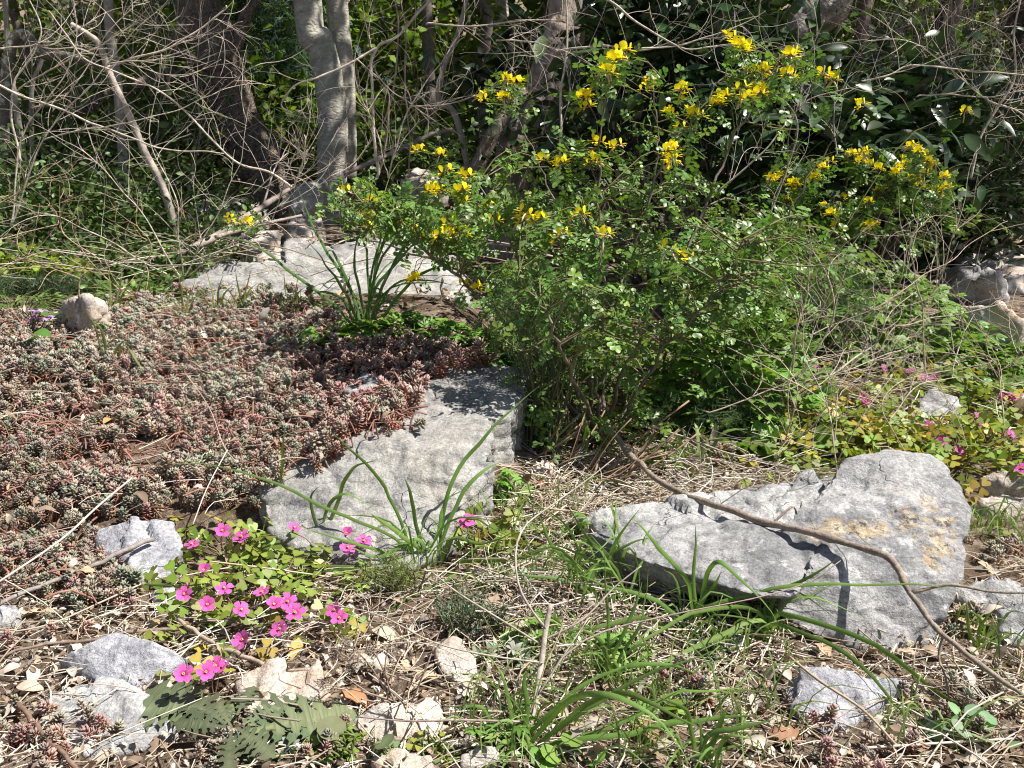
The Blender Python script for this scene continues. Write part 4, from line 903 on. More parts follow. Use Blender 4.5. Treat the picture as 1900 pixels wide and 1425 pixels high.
# pebbles
mb = MB(); b2 = bmesh.new(); PEB = []
for _ in range(5):
    b2 = bmesh.new()
    for v in rdir(14) * A3(1,.8,.55): b2.verts.new(v * U(.8,1))
    bmesh.ops.convex_hull(b2, input=b2.verts); bmesh.ops.bevel(b2, geom=b2.edges[:], offset=.08, segments=1, affect='EDGES'); bmesh.ops.triangulate(b2, faces=b2.faces)
    b2.verts.index_update(); PEB.append(dict(V=np.array([v.co[:] for v in b2.verts]), T=np.array([[v.index for v in f.verts] for f in b2.faces]))); b2.free()
SPEB = mat_bark('pebble', s1=160, stretch=(1,1,1), lo=.7, hi=1.25, bump=.5, dist=.002)
for cnt, smin, smax in ((1500,.002,.005),(380,.005,.010)):
    p = scatter(FRONT, cnt); q = rng.integers(0,5,cnt)
    for t in range(5):
        m = q == t; mb.inst(PEB[t], frames(rdir(m.sum()), nrm(A3(0,0,1)+rdir(m.sum())*.3)), p[m], U(smin,smax,m.sum()), var((.46,.40,.34), m.sum(), .3, .08))
tag(mb.build('gravel', SPEB, smooth=False), 'small pale stone chips scattered through the litter', 'gravel', kind='stuff')
# larger dead leaves, each its own object
spots = [(215,775,'curled golden brown dead leaf lying on the middle of the stonecrop mat',.03,0,(.42,.26,.10)),(460,1215,'withered tan leaf above the cream rock',.022,2,None),(520,1240,'crisp tan leaf lying on the cream rock',.024,3,(.55,.38,.18)),
 (835,1165,'pale dead leaf with a lobed edge right of the bent long blade',.03,2,(.5,.4,.31)),(690,1170,'grey tan dead leaf just right of the two touching sorrel flowers',.034,5,(.45,.40,.30)),(640,1285,'rusty dead leaf between the cream rock and the flat white stone',.03,1,(.42,.2,.1)),
 (690,1265,'brown curled leaf above the flat white stone',.024,1,None),(870,1290,'big pale dead leaf left of the dry stalk',.036,0,(.52,.42,.34)),(930,1115,'dead oak leaf with lobed edge by the dry plant side stem',.026,3,(.5,.38,.28)),
 (960,1180,'folded dead leaf left of the broken stalk top',.024,0,None),(1490,1370,'rusty pointed dead leaf below the ridged stone',.03,3,(.36,.2,.12)),(1460,1330,'pale curled dead leaf left of the ridged grey stone',.03,4,(.52,.42,.34)),
 (1500,1290,'brown crumpled dead leaf leaning on the ridged grey stone',.028,2,None),(1740,1345,'pale twisted dead leaf in the lower right litter',.03,4,(.6,.55,.48)),(1540,1215,'tan dead leaf under the toe of the lichen boulder',.028,0,(.5,.34,.22)),
 (1220,1370,'orange brown dead leaf at the bottom edge, among the flat grass blades',.034,0,(.38,.22,.12)),(1390,1310,'long grey tan dead leaf right of the rusty stonecrop shoots',.03,4,(.45,.37,.3)),(60,1330,'oval tan dead leaf in the bottom left corner',.026,5,(.46,.33,.23)),
 (30,1275,'pale dead leaf at the left edge beside the brown corner stick',.026,5,(.5,.38,.3)),(170,1420,'brown dead leaf at the bottom left edge',.024,0,None),(330,1165,'tan dead leaf under the thin brown stick',.022,5,None),(300,1160,'dry curled leaf end by the largest sorrel clump',.02,1,(.5,.38,.2)),
 (560,1190,'golden dead leaf beside the two touching sorrel flowers',.024,1,(.5,.34,.12)),(1080,1335,'round brown dead leaf behind the flat grass blades',.022,0,(.4,.28,.2)),(1190,1215,'small pale dead leaf under the broad upright blades',.022,5,(.5,.4,.32)),(780,1290,'tan leaf touching the flat white stone',.02,1,None),
 (1290,1235,'tan dead leaf by the rusty stonecrop shoots',.024,3,None),(1010,905,'rust red leaf in the dry gap beside the slab',.028,1,(.35,.16,.09)),(960,905,'brown dead leaf at the foot of the slab side',.026,0,(.38,.22,.13)),(1690,1385,'small rusty dead leaf at the bottom right',.024,3,(.34,.18,.1))]
DM = []
for t in range(6):
    mb = MB(); mb.add(DEAD[t]['V'], DEAD[t].get('T'), DEAD[t].get('Q'), DEAD[t]['C']); DM.append(mb)
for px, py, lab, s, k, c in spots:
    p = PG(px, py, .008 if k else .03 if py < 900 and px < 400 else .01); mb = MB()
    up = nrm(A3(0,-.35,1) + rdir(1) * .35)
    mb.inst(DEAD[k], frames(rdir(1,-.2,.2), up), p[None], A3(s), np.array(c or DCOL[rng.integers(0,6)])[None])
    tag(mb.build('dead_leaf', LIT, org=p), lab, 'dead leaf', 'larger fallen leaves')
# ---------- fallen branch ----------
g = [(1122,782,1.42),(1160,832,1.34),(1212,882,1.22),(1290,925,1.12),(1400,962,1.03),(1500,988,.965),(1590,1012,.925),(1648,1034,.895),(1682,1092,.865),(1732,1160,.825),(1800,1222,.785),(1905,1292,.74)]
b = P(*g[3]); root = thing('fallen_branch', 'grey brown fallen branch lying diagonally over the lichen boulder to the right edge', 'branch', A3(b[0], b[1], gz(b[0], b[1])))
BR = mat_bark('branch_bark', s1=130, stretch=(1,1,.8), lo=.6, hi=1.3, bump=.5, dist=.003)
mb = MB(); c = crv([P(*q) for q in g], 70); c[1:] += fbm(c[1:] * 30, 2)[:, None] * A3(.002,0,.004); sv = np.linspace(0,1,70); rr = np.interp(sv, [0,.1,.4,.7,1], [.0050,.0045,.0038,.0032,.0022]) * (1 + .3 * fbm(c * 60, 2)) * (1 + sum(.35 * np.exp(-((sv - q_) / .009)**2) for q_ in (.12,.27,.38,.49,.60,.71,.83,.92)))
tube(mb, c, rr, 10, var((.30,.24,.19), 70, .12, .04), .04); mb.build('stem', BR, root)
for pl, r0 in (([(1430,975,1.01),(1470,940,1.02),(1480,960,1.03),(1488,930,1.03)],.0018),([(1690,1100,.86),(1760,1085,.855),(1840,1098,.84),(1910,1100,.83)],.0022),([(1750,1180,.815),(1742,1220,.81),(1755,1260,.79),(1765,1330,.77)],.0016),
               ([(1660,1050,.885),(1600,1000,.93),(1560,960,.96)],.0006),([(1200,870,1.24),(1290,850,1.2),(1390,870,1.15)],.0009),([(1330,940,1.08),(1390,900,1.08),(1480,850,1.08)],.0008)):
    mb = MB(); c = crv([P(*q) for q in pl], 14); tube(mb, c, np.linspace(r0, r0*.45, 14), 6, var((.31,.25,.2), 14, .12, .04), .08); mb.build('side_twig', BR, root)
# ---------- herbs and undergrowth ----------
HERB = mat_leaf('herb_leaf', trans=.3, rough=.45, spec=.35, vs=60)
LOBED = combine([(leaf([(0,.03),(.2,.16),(.42,.30),(.55,.20),(.68,.24),(.85,.13),(1,.02)], .18, .2), rz(a), A3(0,0,0), s, (1,1,1)) for a, s in ((0,1),(.75,.85),(-.75,.85),(1.5,.6),(-1.5,.6))])
KID = fan([(0,0),(.3,-.12),(.55,.1),(.62,.45),(.5,.78),(.25,.95),(0,1),(-.25,.95),(-.5,.78),(-.62,.45),(-.55,.1),(-.3,-.12)], .25, 1.15, .95)
LANC = leaf([(0,.03),(.2,.12),(.45,.17),(.7,.13),(1,.01)], .25, .3)
def herb(name, label, cat, base_px, tm, n, rad, size, hgt, col, mat=None, y=None, group=None, tilt=.5, v=.3, stemc=(.2,.25,.09), pw=1.0):
    b = PG(*base_px) if y is None else P(base_px[0], base_px[1], y); b[2] = gz(b[0], b[1])
    root = thing(name, label, cat, b, group); rr = np.sqrt(U(0,1,n)); a = U(0,2*pi,n)
    p = np.column_stack([b[0] + rad[0]*rr*np.cos(a), b[1] + rad[1]*rr*np.sin(a), np.zeros(n)])
    p[:,2] = ground(p[:,0],p[:,1]) + hgt * (1 - .75 * rr**2) * U(.15,1,n)**pw
    out = nrm(np.column_stack([np.cos(a), np.sin(a), U(-.2,.5,n)]) + rdir(n) * .6)
    mb = MB(); mb.inst(tm, frames(out, nrm(A3(.1,-.15,1) + rdir(n) * tilt)), p, U(*size, n), var(col, n, v, .12)); mb.build('foliage', mat or HERB, root)
    ms = MB()
    for q in p[:: max(1, n // 60)]:
        g = b + (q - b) * A3(.45,.45,0); g[2] = gz(g[0], g[1]); tube(ms, crv([g, (g+q)/2 + A3(*U(-.01,.01,2),.01), q], 5), .0011, 4, stemc, cap=False)
    ms.build('stems', mat or HERB, root); return root
BRT = (.15,.27,.045)
herb('lobed_leaf_plant', 'bright green plant with lobed leaves under the dark grass tuft, over the mat edge', 'plant', (640,628), LOBED, 90, (.10,.05), (.022,.036), .04, BRT, y=1.68)
herb('lobed_leaf_plant', 'bright green plant with large lobed leaves right of the dark grass tuft', 'plant', (770,612), LOBED, 110, (.12,.06), (.024,.04), .05, BRT, y=1.68)
herb('lobed_leaf_plant', 'green lobed plant between the wide pale slab and the yellow shrub base', 'plant', (900,610), LOBED, 120, (.10,.07), (.022,.036), .06, (.12,.23,.04), y=1.66)
G = 'green herbs under and behind the yellow shrub'
herb('lobed_leaf_plant', 'tall pale green lobed herb standing inside the right half of the yellow shrub', 'plant', (1370,700), LOBED, 300, (.16,.14), (.02,.034), .26, (.16,.28,.055), y=1.62, group=G, pw=.8)
herb('lobed_leaf_plant', 'wide patch of light green lobed leaves right of the yellow shrub, under the second shrub', 'plant', (1560,640), LOBED, 900, (.36,.22), (.018,.032), .22, (.15,.26,.05), y=2.1, group=G)
herb('lobed_leaf_plant', 'light green leafy patch in front of the low pale rock on the right', 'plant', (1760,650), LOBED, 420, (.30,.10), (.024,.038), .05, (.15,.25,.05), y=2.0, group=G)
herb('lobed_leaf_plant', 'pale green leaf patch at the right edge among the thin twigs', 'plant', (1880,700), LOBED, 160, (.2,.14), (.02,.034), .06, (.15,.25,.06), y=1.8, group=G)
herb('leafy_herb', 'dense low green herb at the back of the yellow shrub foot', 'plant', (1200,690), LANC, 700, (.3,.15), (.02,.036), .22, (.10,.20,.04), y=1.85, group=G)
herb('round_leaf_plant', 'patch of pale round leaves behind the shelf left of the lichen boulder', 'plant', (1440,835), KID, 130, (.12,.06), (.018,.028), .035, (.18,.29,.09))
herb('round_leaf_plant', 'grey green plant with few round leaves at the bottom edge', 'plant', (665,1405), KID, 12, (.05,.03), (.014,.022), .03, (.15,.20,.10), tilt=.3)
herb('round_leaf_plant', 'single toothed round leaf plant at the bottom edge right of the dry stalk', 'plant', (1050,1425), KID, 7, (.025,.015), (.013,.02), .02, (.17,.28,.06), tilt=.3)
herb('round_leaf_plant', 'light green round leaf plant between the flat grass blades and the ridged grey stone', 'plant', (1225,1335), KID, 8, (.02,.015), (.010,.016), .02, (.22,.30,.08), tilt=.3)
herb('round_leaf_plant', 'blue green round leaf seedling in the lower right corner', 'plant', (1800,1380), KID, 16, (.03,.03), (.012,.018), .03, (.22,.33,.18), tilt=.4)
herb('yellow_leaf_weed', 'yellowing small weed under the bottom white stones', 'plant', (790,1400), CLOVER, 14, (.03,.02), (.005,.009), .015, (.30,.32,.06))
herb('yellow_leaf_weed', 'yellow green small weed left of the flat white stone', 'plant', (620,1385), CLOVER, 30, (.03,.02), (.006,.010), .02, (.24,.32,.06))
WHORL = combine([(LANC, rz(k*pi/4) @ rx(.25), A3(0,0,0), 1, (1,1,1)) for k in range(8)])
G = 'small weeds with leaves in whorls'
for lb, x, y, n in (('bright whorled weed between the broad upright blades and the dry stalk', 1000, 1200, 26), ('whorled weed by the foot of the fallen branch start', 1230, 870, 26), ('whorled weed under the two broad grass blades', 1150, 1235, 16), ('whorled grey green weed at the lobe foot of the lichen boulder', 1080, 1010, 18), ('whorled weed at the very bottom left of the dry stalk', 930, 1400, 14), ('small green weed at the right foot of the large slab', 945, 930, 24)):
    herb('whorled_weed', lb, 'weed', (x, y), WHORL, n, (.035,.025), (.008,.014), .04, (.17,.29,.06), group=G, tilt=.6)
SILV = combine([(LANC, rz(k*2.4) @ rx(.9 - .07*k), A3(0,0,0), 1 - .05*k, (1,1,1)) for k in range(11)])
G = 'small silvery rosettes in the litter'
for lb, x, y, n in (('silvery leaved rosettes left of the bent dry stem', 880, 1150, 20), ('silvery rosettes in the litter under the dry plant stem', 940, 1080, 18), ('silvery rosettes by the single double sorrel bloom', 985, 1010, 16), ('silvery rosettes by the brown stained stone', 930, 1230, 12), ('silvery rosettes at the bottom edge under the thistle leaves', 480, 1400, 14), ('silvery rosettes left of the toe of the lichen boulder', 1330, 1210, 16)):
    herb('silver_rosette', lb, 'weed', (x, y), SILV, n, (.035,.02), (.010,.018), .015, (.29,.34,.26), group=G, tilt=.4)
# feathery plants: fine needle foliage
def feathery(label, c, rad, n, y, col, nl=(.006,.012), group=None):
    b = P(c[0], c[1], y); ctr = b.copy(); b = A3(b[0], b[1], gz(b[0], b[1])); root = thing('feathery_plant', label, 'feathery plant', b, group)
    ms = MB(); fo = MB(); P_ = []; D_ = []
    for _ in range(n):
        d = rdir(1)[0]; q = ctr + d * A3(*rad) * U(.3,1)**.5; q[2] = max(q[2], gz(q[0],q[1]) + .01)
        p0 = b + A3(*U(-.03,.03,2), .0); m = (p0 + q) / 2 + A3(*rng.normal(0,.02,2), .03)
        c_ = crv([p0, m, q], 10); tube(ms, c_, np.linspace(.0012,.0004,10), 4, var((.17,.17,.09),1,.3)[0], cap=False)
        for i in range(4, 10):
            k = 11; P_.append(np.tile(c_[i], (k,1)) + rng.normal(0,.006,(k,3))); D_.append(rdir(k))
    P_ = np.concatenate(P_); D_ = np.concatenate(D_); k = len(P_)
    nd = dict(V=A3([-.04,0,0],[.04,0,0],[.03,.6,.02],[0,1,0],[-.03,.6,.02]), T=np.array([[2,3,4]]), Q=np.array([[0,1,2,4]]))
    fo.inst(nd, frames(D_, rdir(k)), P_, U(*nl, k), var(col, k, .35)); fo.build('foliage', HERB, root); ms.build('stems', HERB, root)
G = 'dark feathery needle plants'
feathery('dark feathery plant with fine needles right of the yellow shrub base', (1340,770), (.14,.10,.08), 130, 1.55, (.075,.14,.055), (.008,.016), G)
feathery('dark feathery plant inside the left half of the yellow shrub', (1010,545), (.10,.08,.035), 60, 1.38, (.09,.15,.06), (.008,.016), G)
feathery('dark feathery plant behind the tangle of twigs on the right', (1540,540), (.10,.08,.08), 80, 1.95, (.075,.14,.055), (.009,.018), G)
feathery('dark feathery plant low at the left edge below the evergreen bushes', (70,575), (.16,.10,.04), 70, 2.05, (.06,.11,.05), (.009,.018), G)
feathery('light green feathery tuft in front of the slab by the tall grass', (730,1085), (.022,.018,.02), 26, 1.0, (.24,.32,.07), (.004,.008), G)
feathery('dark feathery tuft in the litter left of the dry stalk', (880,1160), (.03,.02,.012), 26, .92, (.07,.12,.06), (.004,.008), G)
# sow thistle with jagged lobed leaves
THI = mat_leaf('thistle_leaf', trans=.18, rough=.65, spec=.2, vs=70, tcol=(1.1,1.1,.7), vary=.3)
from mathutils.geometry import tessellate_polygon
def jag():
    """one lobed, toothed leaf outline, filled and gently curved"""
    def side():
        o = [(.035, .0), (.03, .16)]
        for k in range(4):
            t = .20 + .145 * k; w_ = (.15, .24, .30, .27)[k] * U(.8, 1.15); d = U(-.015, .015)
            o += [(w_ * .30, t + .005), (w_ * .62, t - .03 + d), (w_ * .78, t + .0 + d), (w_ * 1.05, t - .025 + d), (w_ * .86, t + .035 + d), (w_ * .78, t + .075 + d), (w_ * .52, t + .07), (w_ * .34, t + .10)]
        return o + [(.10, .80), (.19, .83), (.15, .88), (.10, .93), (.05, .955)]
    r, l = side(), side(); pts = r + [(0, 1.03)] + [(-x, y) for x, y in reversed(l)]
    T = tessellate_polygon([[(x, y, 0) for x, y in pts]])
    bm = bmesh.new(); vs = [bm.verts.new((x, y, 0)) for x, y in pts]
    for t in T:
        try: bm.faces.new([vs[i] for i in t])
        except ValueError: pass
    bmesh.ops.subdivide_edges(bm, edges=bm.edges[:], cuts=1, use_grid_fill=True); bmesh.ops.triangulate(bm, faces=bm.faces)
    bm.verts.index_update(); V = np.array([v.co[:] for v in bm.verts]); F = np.array([[v.index for v in f.verts] for f in bm.faces]); bm.free()
    n3 = np.cross(V[F[:,1]] - V[F[:,0]], V[F[:,2]] - V[F[:,0]])[:,2]; F[n3 < 0] = F[n3 < 0][:, ::-1]
    x, y = V[:,0], V[:,1]; V[:,2] = -.16 * y * y + .06 * np.abs(x) + .012 * fbm(V * 3 + U(0, 40), 3)
    C = np.ones((len(V), 3)); mid = np.exp(-(x / .018)**2)[:, None]; C = C * (1 - .0 * mid) + mid * A3(.55,.45,.5)
    return dict(V=V, T=F, C=C)
b = PG(430, 1345); root = thing('thistle', 'sow thistle rosette with jagged dull green leaves below the row of pink blooms', 'thistle', b)
for (sx, sy), (tx, ty), h, wd in (((400,1320),(238,1300),.030,.9),((400,1330),(262,1265),.035,.85),((420,1345),(330,1275),.04,.8),((440,1330),(470,1262),.035,.8),((450,1340),(580,1290),.03,.8),((460,1350),(560,1340),.03,.9),((450,1360),(620,1330),.026,.7),((430,1350),(400,1300),.045,.8),((440,1350),(500,1400),.03,.8),((430,1360),(420,1425),.03,.8),((420,1350),(320,1340),.04,.8),((470,1360),(660,1310),.03,.6),((450,1345),(520,1310),.04,.8)):
    a = PG(sx, sy, .022); e = PG(tx, ty, h * .5 + .008); d = e - a; L = np.linalg.norm(d); mb = MB()
    mb.inst(jag(), frames(d[None], nrm(A3(0,-.45,1) + rdir(1)*.3)), a[None], A3([L*max(wd,.8)*1.15, L, L]), var((.12,.145,.075),1,.25,.1))
    mb.build('leaf', THI, root)
mb = MB(); tube(mb, A3(b - A3(0,0,.01), b + A3(0,0,.022)), [.006,.004], 8, (.16,.2,.08)); mb.build('stem', THI, root)

for lb, x, y, n, rad in (('low green weeds along the back edge of the stonecrop mat, far left', 30, 575, 160, (.16,.07)), ('low green weeds behind the mat, right of the pale boulder', 270, 560, 200, (.14,.08)), ('low green weeds between the dark grass tuft and the mat edge', 560, 585, 90, (.07,.03))):
    herb('low_weed', lb, 'weed', (x, y), LANC, n, rad, (.014,.026), .035, (.13,.20,.045), group='low weeds along the back of the mat', tilt=.7)
# ---------- woods behind ----------
BROWN = mat_bark('rough_brown_bark', s1=62, stretch=(1,1,.75), lo=.25, hi=2.1, bump=1.0, dist=.03)
GREYB = mat_bark('grey_smooth_bark', s1=22, stretch=(1,1,1.6), lo=.65, hi=1.35, bump=.5, dist=.012, lichen=(.52,.52,.42))
PEEL = mat_bark('peeling_bark', s1=16, stretch=(1,1,.35), lo=.25, hi=1.8, bump=1.0, dist=.035)
PTW = mat_bark('pale_twig_bark', s1=60, stretch=(1,1,1), lo=.6, hi=1.4, bump=.4, dist=.003)
EVG = mat_leaf('evergreen_leaf', trans=.2, rough=.42, spec=.35, vs=30)
FRE = mat_leaf('fresh_leaf', trans=.45, rough=.5, spec=.3, vs=20, tcol=(1.3,1.4,.5))
LAU = mat_leaf('laurel_leaf', trans=.1, rough=.33, spec=.5, vs=20)
ELL = leaf([(0,.04),(.25,.24),(.5,.30),(.78,.2),(1,.01)], .2, .15)
MAP = leaf([(0,.12),(.22,.45),(.4,.30),(.58,.42),(.72,.2),(1,.02)], .12, .2)
BIG = leaf([(0,.02),(.12,.09),(.35,.165),(.6,.17),(.82,.1),(1,.005)], .25, .22, .0)
def cloud(mb, tm, c, rad, n, size, col, clump=.3, flatn=.6, v=.35, dense=1.0):
    """leaves gathered in clumps through an ellipsoid"""
    k = max(n // 28, 1); cc = rdir(k) * (U(0,1,(k,1)) ** (1/2.4)) * A3(*rad) + A3(*c)
    j = rng.integers(0, k, n); p = cc[j] + rng.normal(0, 1, (n,3)) * np.mean(rad) * clump * A3(1,1,.55)
    tint = (1 + U(-.3,.3,(k,1)))[j]
    g = ground(p[:,0], p[:,1]); p[:,2] = np.maximum(p[:,2], g + .02)
    mb.inst(tm, frames(nrm(rdir(n) * A3(1,1,.5)), nrm(A3(.1,-.1,1) * flatn + rdir(n) * .7)), p, U(*size, n), np.clip(var(col, n, v, .15) * tint, 0, 1))
    return cc
def twig_tree(mb, p, d, L, r, lev, col, bend=.25, upw=.12, kids=(3,5), ends=None):
    n = 9; pts = [p]; dd = nrm(d); cv = rng.normal(0, bend, 3) * .3
    for _ in range(n - 1):
        cv = cv * .8 + rng.normal(0, bend, 3) * .22; dd = nrm(dd + cv + A3(0,0,upw * .2)); pts.append(pts[-1] + dd * L / (n-1))
    pts = np.array(pts); tube(mb, pts, np.linspace(r, r*.5, n), 5 if r > .003 else 4, var(col, 1, .25, .06)[0], .08, cap=False)
    if ends is not None: ends.append(pts[-1])
    if lev > 0:
        for _ in range(rng.integers(*kids)):
            i = rng.integers(2, n-1); q = nrm(pts[i] - pts[i-1]); s = nrm(q * .8 + rdir(1)[0] * .9 + A3(0,0,upw))
            twig_tree(mb, pts[i], s, L * U(.45,.75), r * U(.45,.6), lev - 1, col, bend, upw, kids, ends)
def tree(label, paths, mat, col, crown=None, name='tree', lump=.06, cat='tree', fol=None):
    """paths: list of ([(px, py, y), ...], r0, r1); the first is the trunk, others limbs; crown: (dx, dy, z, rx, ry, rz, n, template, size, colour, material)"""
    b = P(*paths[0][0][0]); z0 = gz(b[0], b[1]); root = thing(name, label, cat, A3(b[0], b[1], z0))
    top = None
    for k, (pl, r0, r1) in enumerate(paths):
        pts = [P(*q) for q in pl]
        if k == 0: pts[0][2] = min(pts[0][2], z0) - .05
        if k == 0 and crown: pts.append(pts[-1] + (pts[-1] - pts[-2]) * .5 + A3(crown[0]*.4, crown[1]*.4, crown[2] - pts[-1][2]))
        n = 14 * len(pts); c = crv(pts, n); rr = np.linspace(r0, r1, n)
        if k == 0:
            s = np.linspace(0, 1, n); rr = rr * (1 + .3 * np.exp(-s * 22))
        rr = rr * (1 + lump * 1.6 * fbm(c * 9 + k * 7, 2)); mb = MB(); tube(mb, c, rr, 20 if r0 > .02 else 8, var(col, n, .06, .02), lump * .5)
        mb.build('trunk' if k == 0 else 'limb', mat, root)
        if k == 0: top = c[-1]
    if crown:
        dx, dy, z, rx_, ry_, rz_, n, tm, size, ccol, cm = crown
        mb = MB(); ctr = top + A3(dx, dy, rz_ * .4); cc = cloud(mb, tm, ctr, (rx_, ry_, rz_), n, size, ccol, .22); mb.build('crown', cm, root)  # crown out of view, its place and leaf count shaped to shade the background
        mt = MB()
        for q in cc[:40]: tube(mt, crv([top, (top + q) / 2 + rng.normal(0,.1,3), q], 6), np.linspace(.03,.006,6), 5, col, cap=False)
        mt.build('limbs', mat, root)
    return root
CR = (.07,.12,.025)
tree('tree with rough dark brown bark leaning left, left of the twin grey trunks',
     [([(505,372,4.4),(490,320,4.4),(450,245,4.4),(420,160,4.4),(400,70,4.4),(370,-10,4.45)], .118, .082), ([(415,170,4.4),(440,80,4.38),(460,20,4.4),(500,-30,4.5)], .03, .02), ([(400,75,4.4),(350,30,4.5),(345,-40,4.6)], .055, .045), ([(395,165,4.4),(320,140,4.3),(250,160,4.2),(205,172,4.2),(168,195,4.1),(150,212,4.1)], .032, .026), ([(390,125,4.3),(330,95,4.1),(330,70,4.0),(350,35,4.0)], .028, .02)],
     BROWN, (.24,.185,.15), (-.1,-.2,2.6,1.4,1.1,.8,3600,ELL,(.05,.08),CR,EVG), lump=.09)
tree('tree with twin smooth grey trunks and pale lichen, upper left of centre',
     [([(612,365,4.2),(616,300,4.2),(618,230,4.2),(610,150,4.2),(595,80,4.2),(570,-20,4.2)], .068, .058), ([(642,330,4.35),(640,230,4.35),(637,140,4.35),(630,60,4.35),(622,-30,4.35)], .052, .048), ([(600,345,4.05),(560,352,3.95),(520,385,3.9)], .03, .012)],
     GREYB, (.40,.37,.32), (.2,.1,2.8,1.4,1.1,.8,3400,MAP,(.05,.08),(.10,.16,.03),FRE), lump=.02)
tree('tree with peeling light and dark bark above the left arm of the yellow shrub',
     [([(935,345,3.4),(955,290,3.4),(990,215,3.4),(1015,140,3.4),(1040,60,3.4),(1050,-20,3.45)], .07, .055), ([(1022,170,3.4),(1045,100,3.5),(1060,0,3.5)], .035, .03), ([(880,320,3.3),(925,230,3.3),(960,180,3.35),(1000,170,3.4)], .028, .022)],
     PEEL, (.36,.29,.24), (.1,-.1,2.7,1.5,1.0,.7,3600,ELL,(.05,.08),CR,EVG), lump=.11)
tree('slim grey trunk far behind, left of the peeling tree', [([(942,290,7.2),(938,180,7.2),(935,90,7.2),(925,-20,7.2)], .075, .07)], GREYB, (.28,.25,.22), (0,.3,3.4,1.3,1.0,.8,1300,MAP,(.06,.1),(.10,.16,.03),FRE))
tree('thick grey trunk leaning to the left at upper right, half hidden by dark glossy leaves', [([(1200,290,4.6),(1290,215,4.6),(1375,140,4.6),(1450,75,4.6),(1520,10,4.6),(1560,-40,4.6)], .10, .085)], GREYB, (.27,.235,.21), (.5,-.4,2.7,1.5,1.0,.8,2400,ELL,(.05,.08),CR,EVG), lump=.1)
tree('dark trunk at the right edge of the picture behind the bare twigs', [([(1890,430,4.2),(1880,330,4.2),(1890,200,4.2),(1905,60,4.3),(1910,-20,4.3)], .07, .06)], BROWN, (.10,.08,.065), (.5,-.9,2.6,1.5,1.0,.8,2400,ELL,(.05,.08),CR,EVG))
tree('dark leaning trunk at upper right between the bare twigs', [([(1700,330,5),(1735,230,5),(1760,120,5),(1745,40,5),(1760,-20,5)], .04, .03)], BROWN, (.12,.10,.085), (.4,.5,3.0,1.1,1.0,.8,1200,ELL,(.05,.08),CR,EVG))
tree('grey trunk low at the far left edge', [([(60,310,4.6),(30,265,4.6),(-10,220,4.6),(-60,150,4.6)], .07, .055)], GREYB, (.27,.22,.2), (-.4,.4,2.6,1.1,1.0,.8,1500,ELL,(.05,.08),CR,EVG))
# thin saplings
tree('thin pale sapling leaning down to the right, standing on a pale stone', [([(348,445,2.75),(310,370,2.75),(270,285,2.75),(240,215,2.75),(205,140,2.75),(185,85,2.75),(165,65,2.75),(132,45,2.75)], .0115, .0075)], PTW, (.42,.36,.31), name='sapling', cat='sapling', lump=.12)
tree('straight grey sapling behind the leaning pale one', [([(225,330,3.6),(222,200,3.6),(212,110,3.6),(203,50,3.6),(200,-20,3.6)], .018, .016)], PTW, (.34,.30,.26), name='sapling', cat='sapling')
tree('mossy dead limb sticking out at the far left, thick and horizontal', [([(-60,98,3.3),(20,92,3.3),(85,102,3.3),(130,105,3.3),(178,122,3.3)], .020, .016)], GREYB, (.16,.14,.11), name='dead_limb', cat='dead limb', lump=.2)
for lb, pl, r0, r1, c in (('forked grey stem at the left edge, the left prong', [(48,290,3.6),(30,200,3.6),(18,120,3.6),(12,40,3.6),(8,-20,3.6)], .012, .009, (.34,.30,.26)), ('forked grey stem at the left edge, the right prong', [(44,270,3.7),(58,190,3.7),(75,120,3.7),(95,60,3.7)], .010, .006, (.34,.30,.26)),
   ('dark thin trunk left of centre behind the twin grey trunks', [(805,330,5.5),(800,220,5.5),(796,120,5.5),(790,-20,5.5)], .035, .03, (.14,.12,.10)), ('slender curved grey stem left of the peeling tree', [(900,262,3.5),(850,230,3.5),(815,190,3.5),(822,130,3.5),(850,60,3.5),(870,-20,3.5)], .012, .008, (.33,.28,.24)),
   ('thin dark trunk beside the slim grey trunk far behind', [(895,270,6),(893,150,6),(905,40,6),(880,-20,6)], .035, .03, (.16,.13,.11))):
    tree(lb, [(pl, r0, r1)], PTW, c, name='sapling', cat='sapling', lump=.08)
# fallen wood
for lb, pl, r0, r1, c in (('fallen pale dead branch behind the left arm of the yellow shrub', [(640,322,3.4),(700,296,3.5),(760,268,3.6),(800,250,3.65),(838,240,3.7)], .010, .007, (.34,.28,.24)),
   ('split silver driftwood log lying behind the long pale slab', [(310,475,2.45),(380,450,2.55),(440,412,2.7),(500,375,2.85),(545,345,2.95)], .011, .007, (.34,.29,.25)),
   ('thin grey dead stick above the driftwood log', [(400,440,2.5),(470,420,2.6),(560,400,2.7)], .006, .004, (.36,.30,.26))):
    b = P(*pl[0]); root = thing('dead_branch', lb, 'dead branch', b); mb = MB(); c_ = crv([P(*q) for q in pl], 30); c_[:,2] = np.maximum(c_[:,2], ground(c_[:,0],c_[:,1]) + .01)
    tube(mb, c_, np.linspace(r0, r1, 30) * (1 + .25 * fbm(c_*30, 2)), 10, var(c, 30, .12, .04), .15); mb.build('stem', PTW, root)
    mb = MB(); twig_tree(mb, c_[20], c_[21]-c_[20] + A3(0,0,.02), .25, r1*.5, 1, c); mb.build('side_twig', PTW, root)
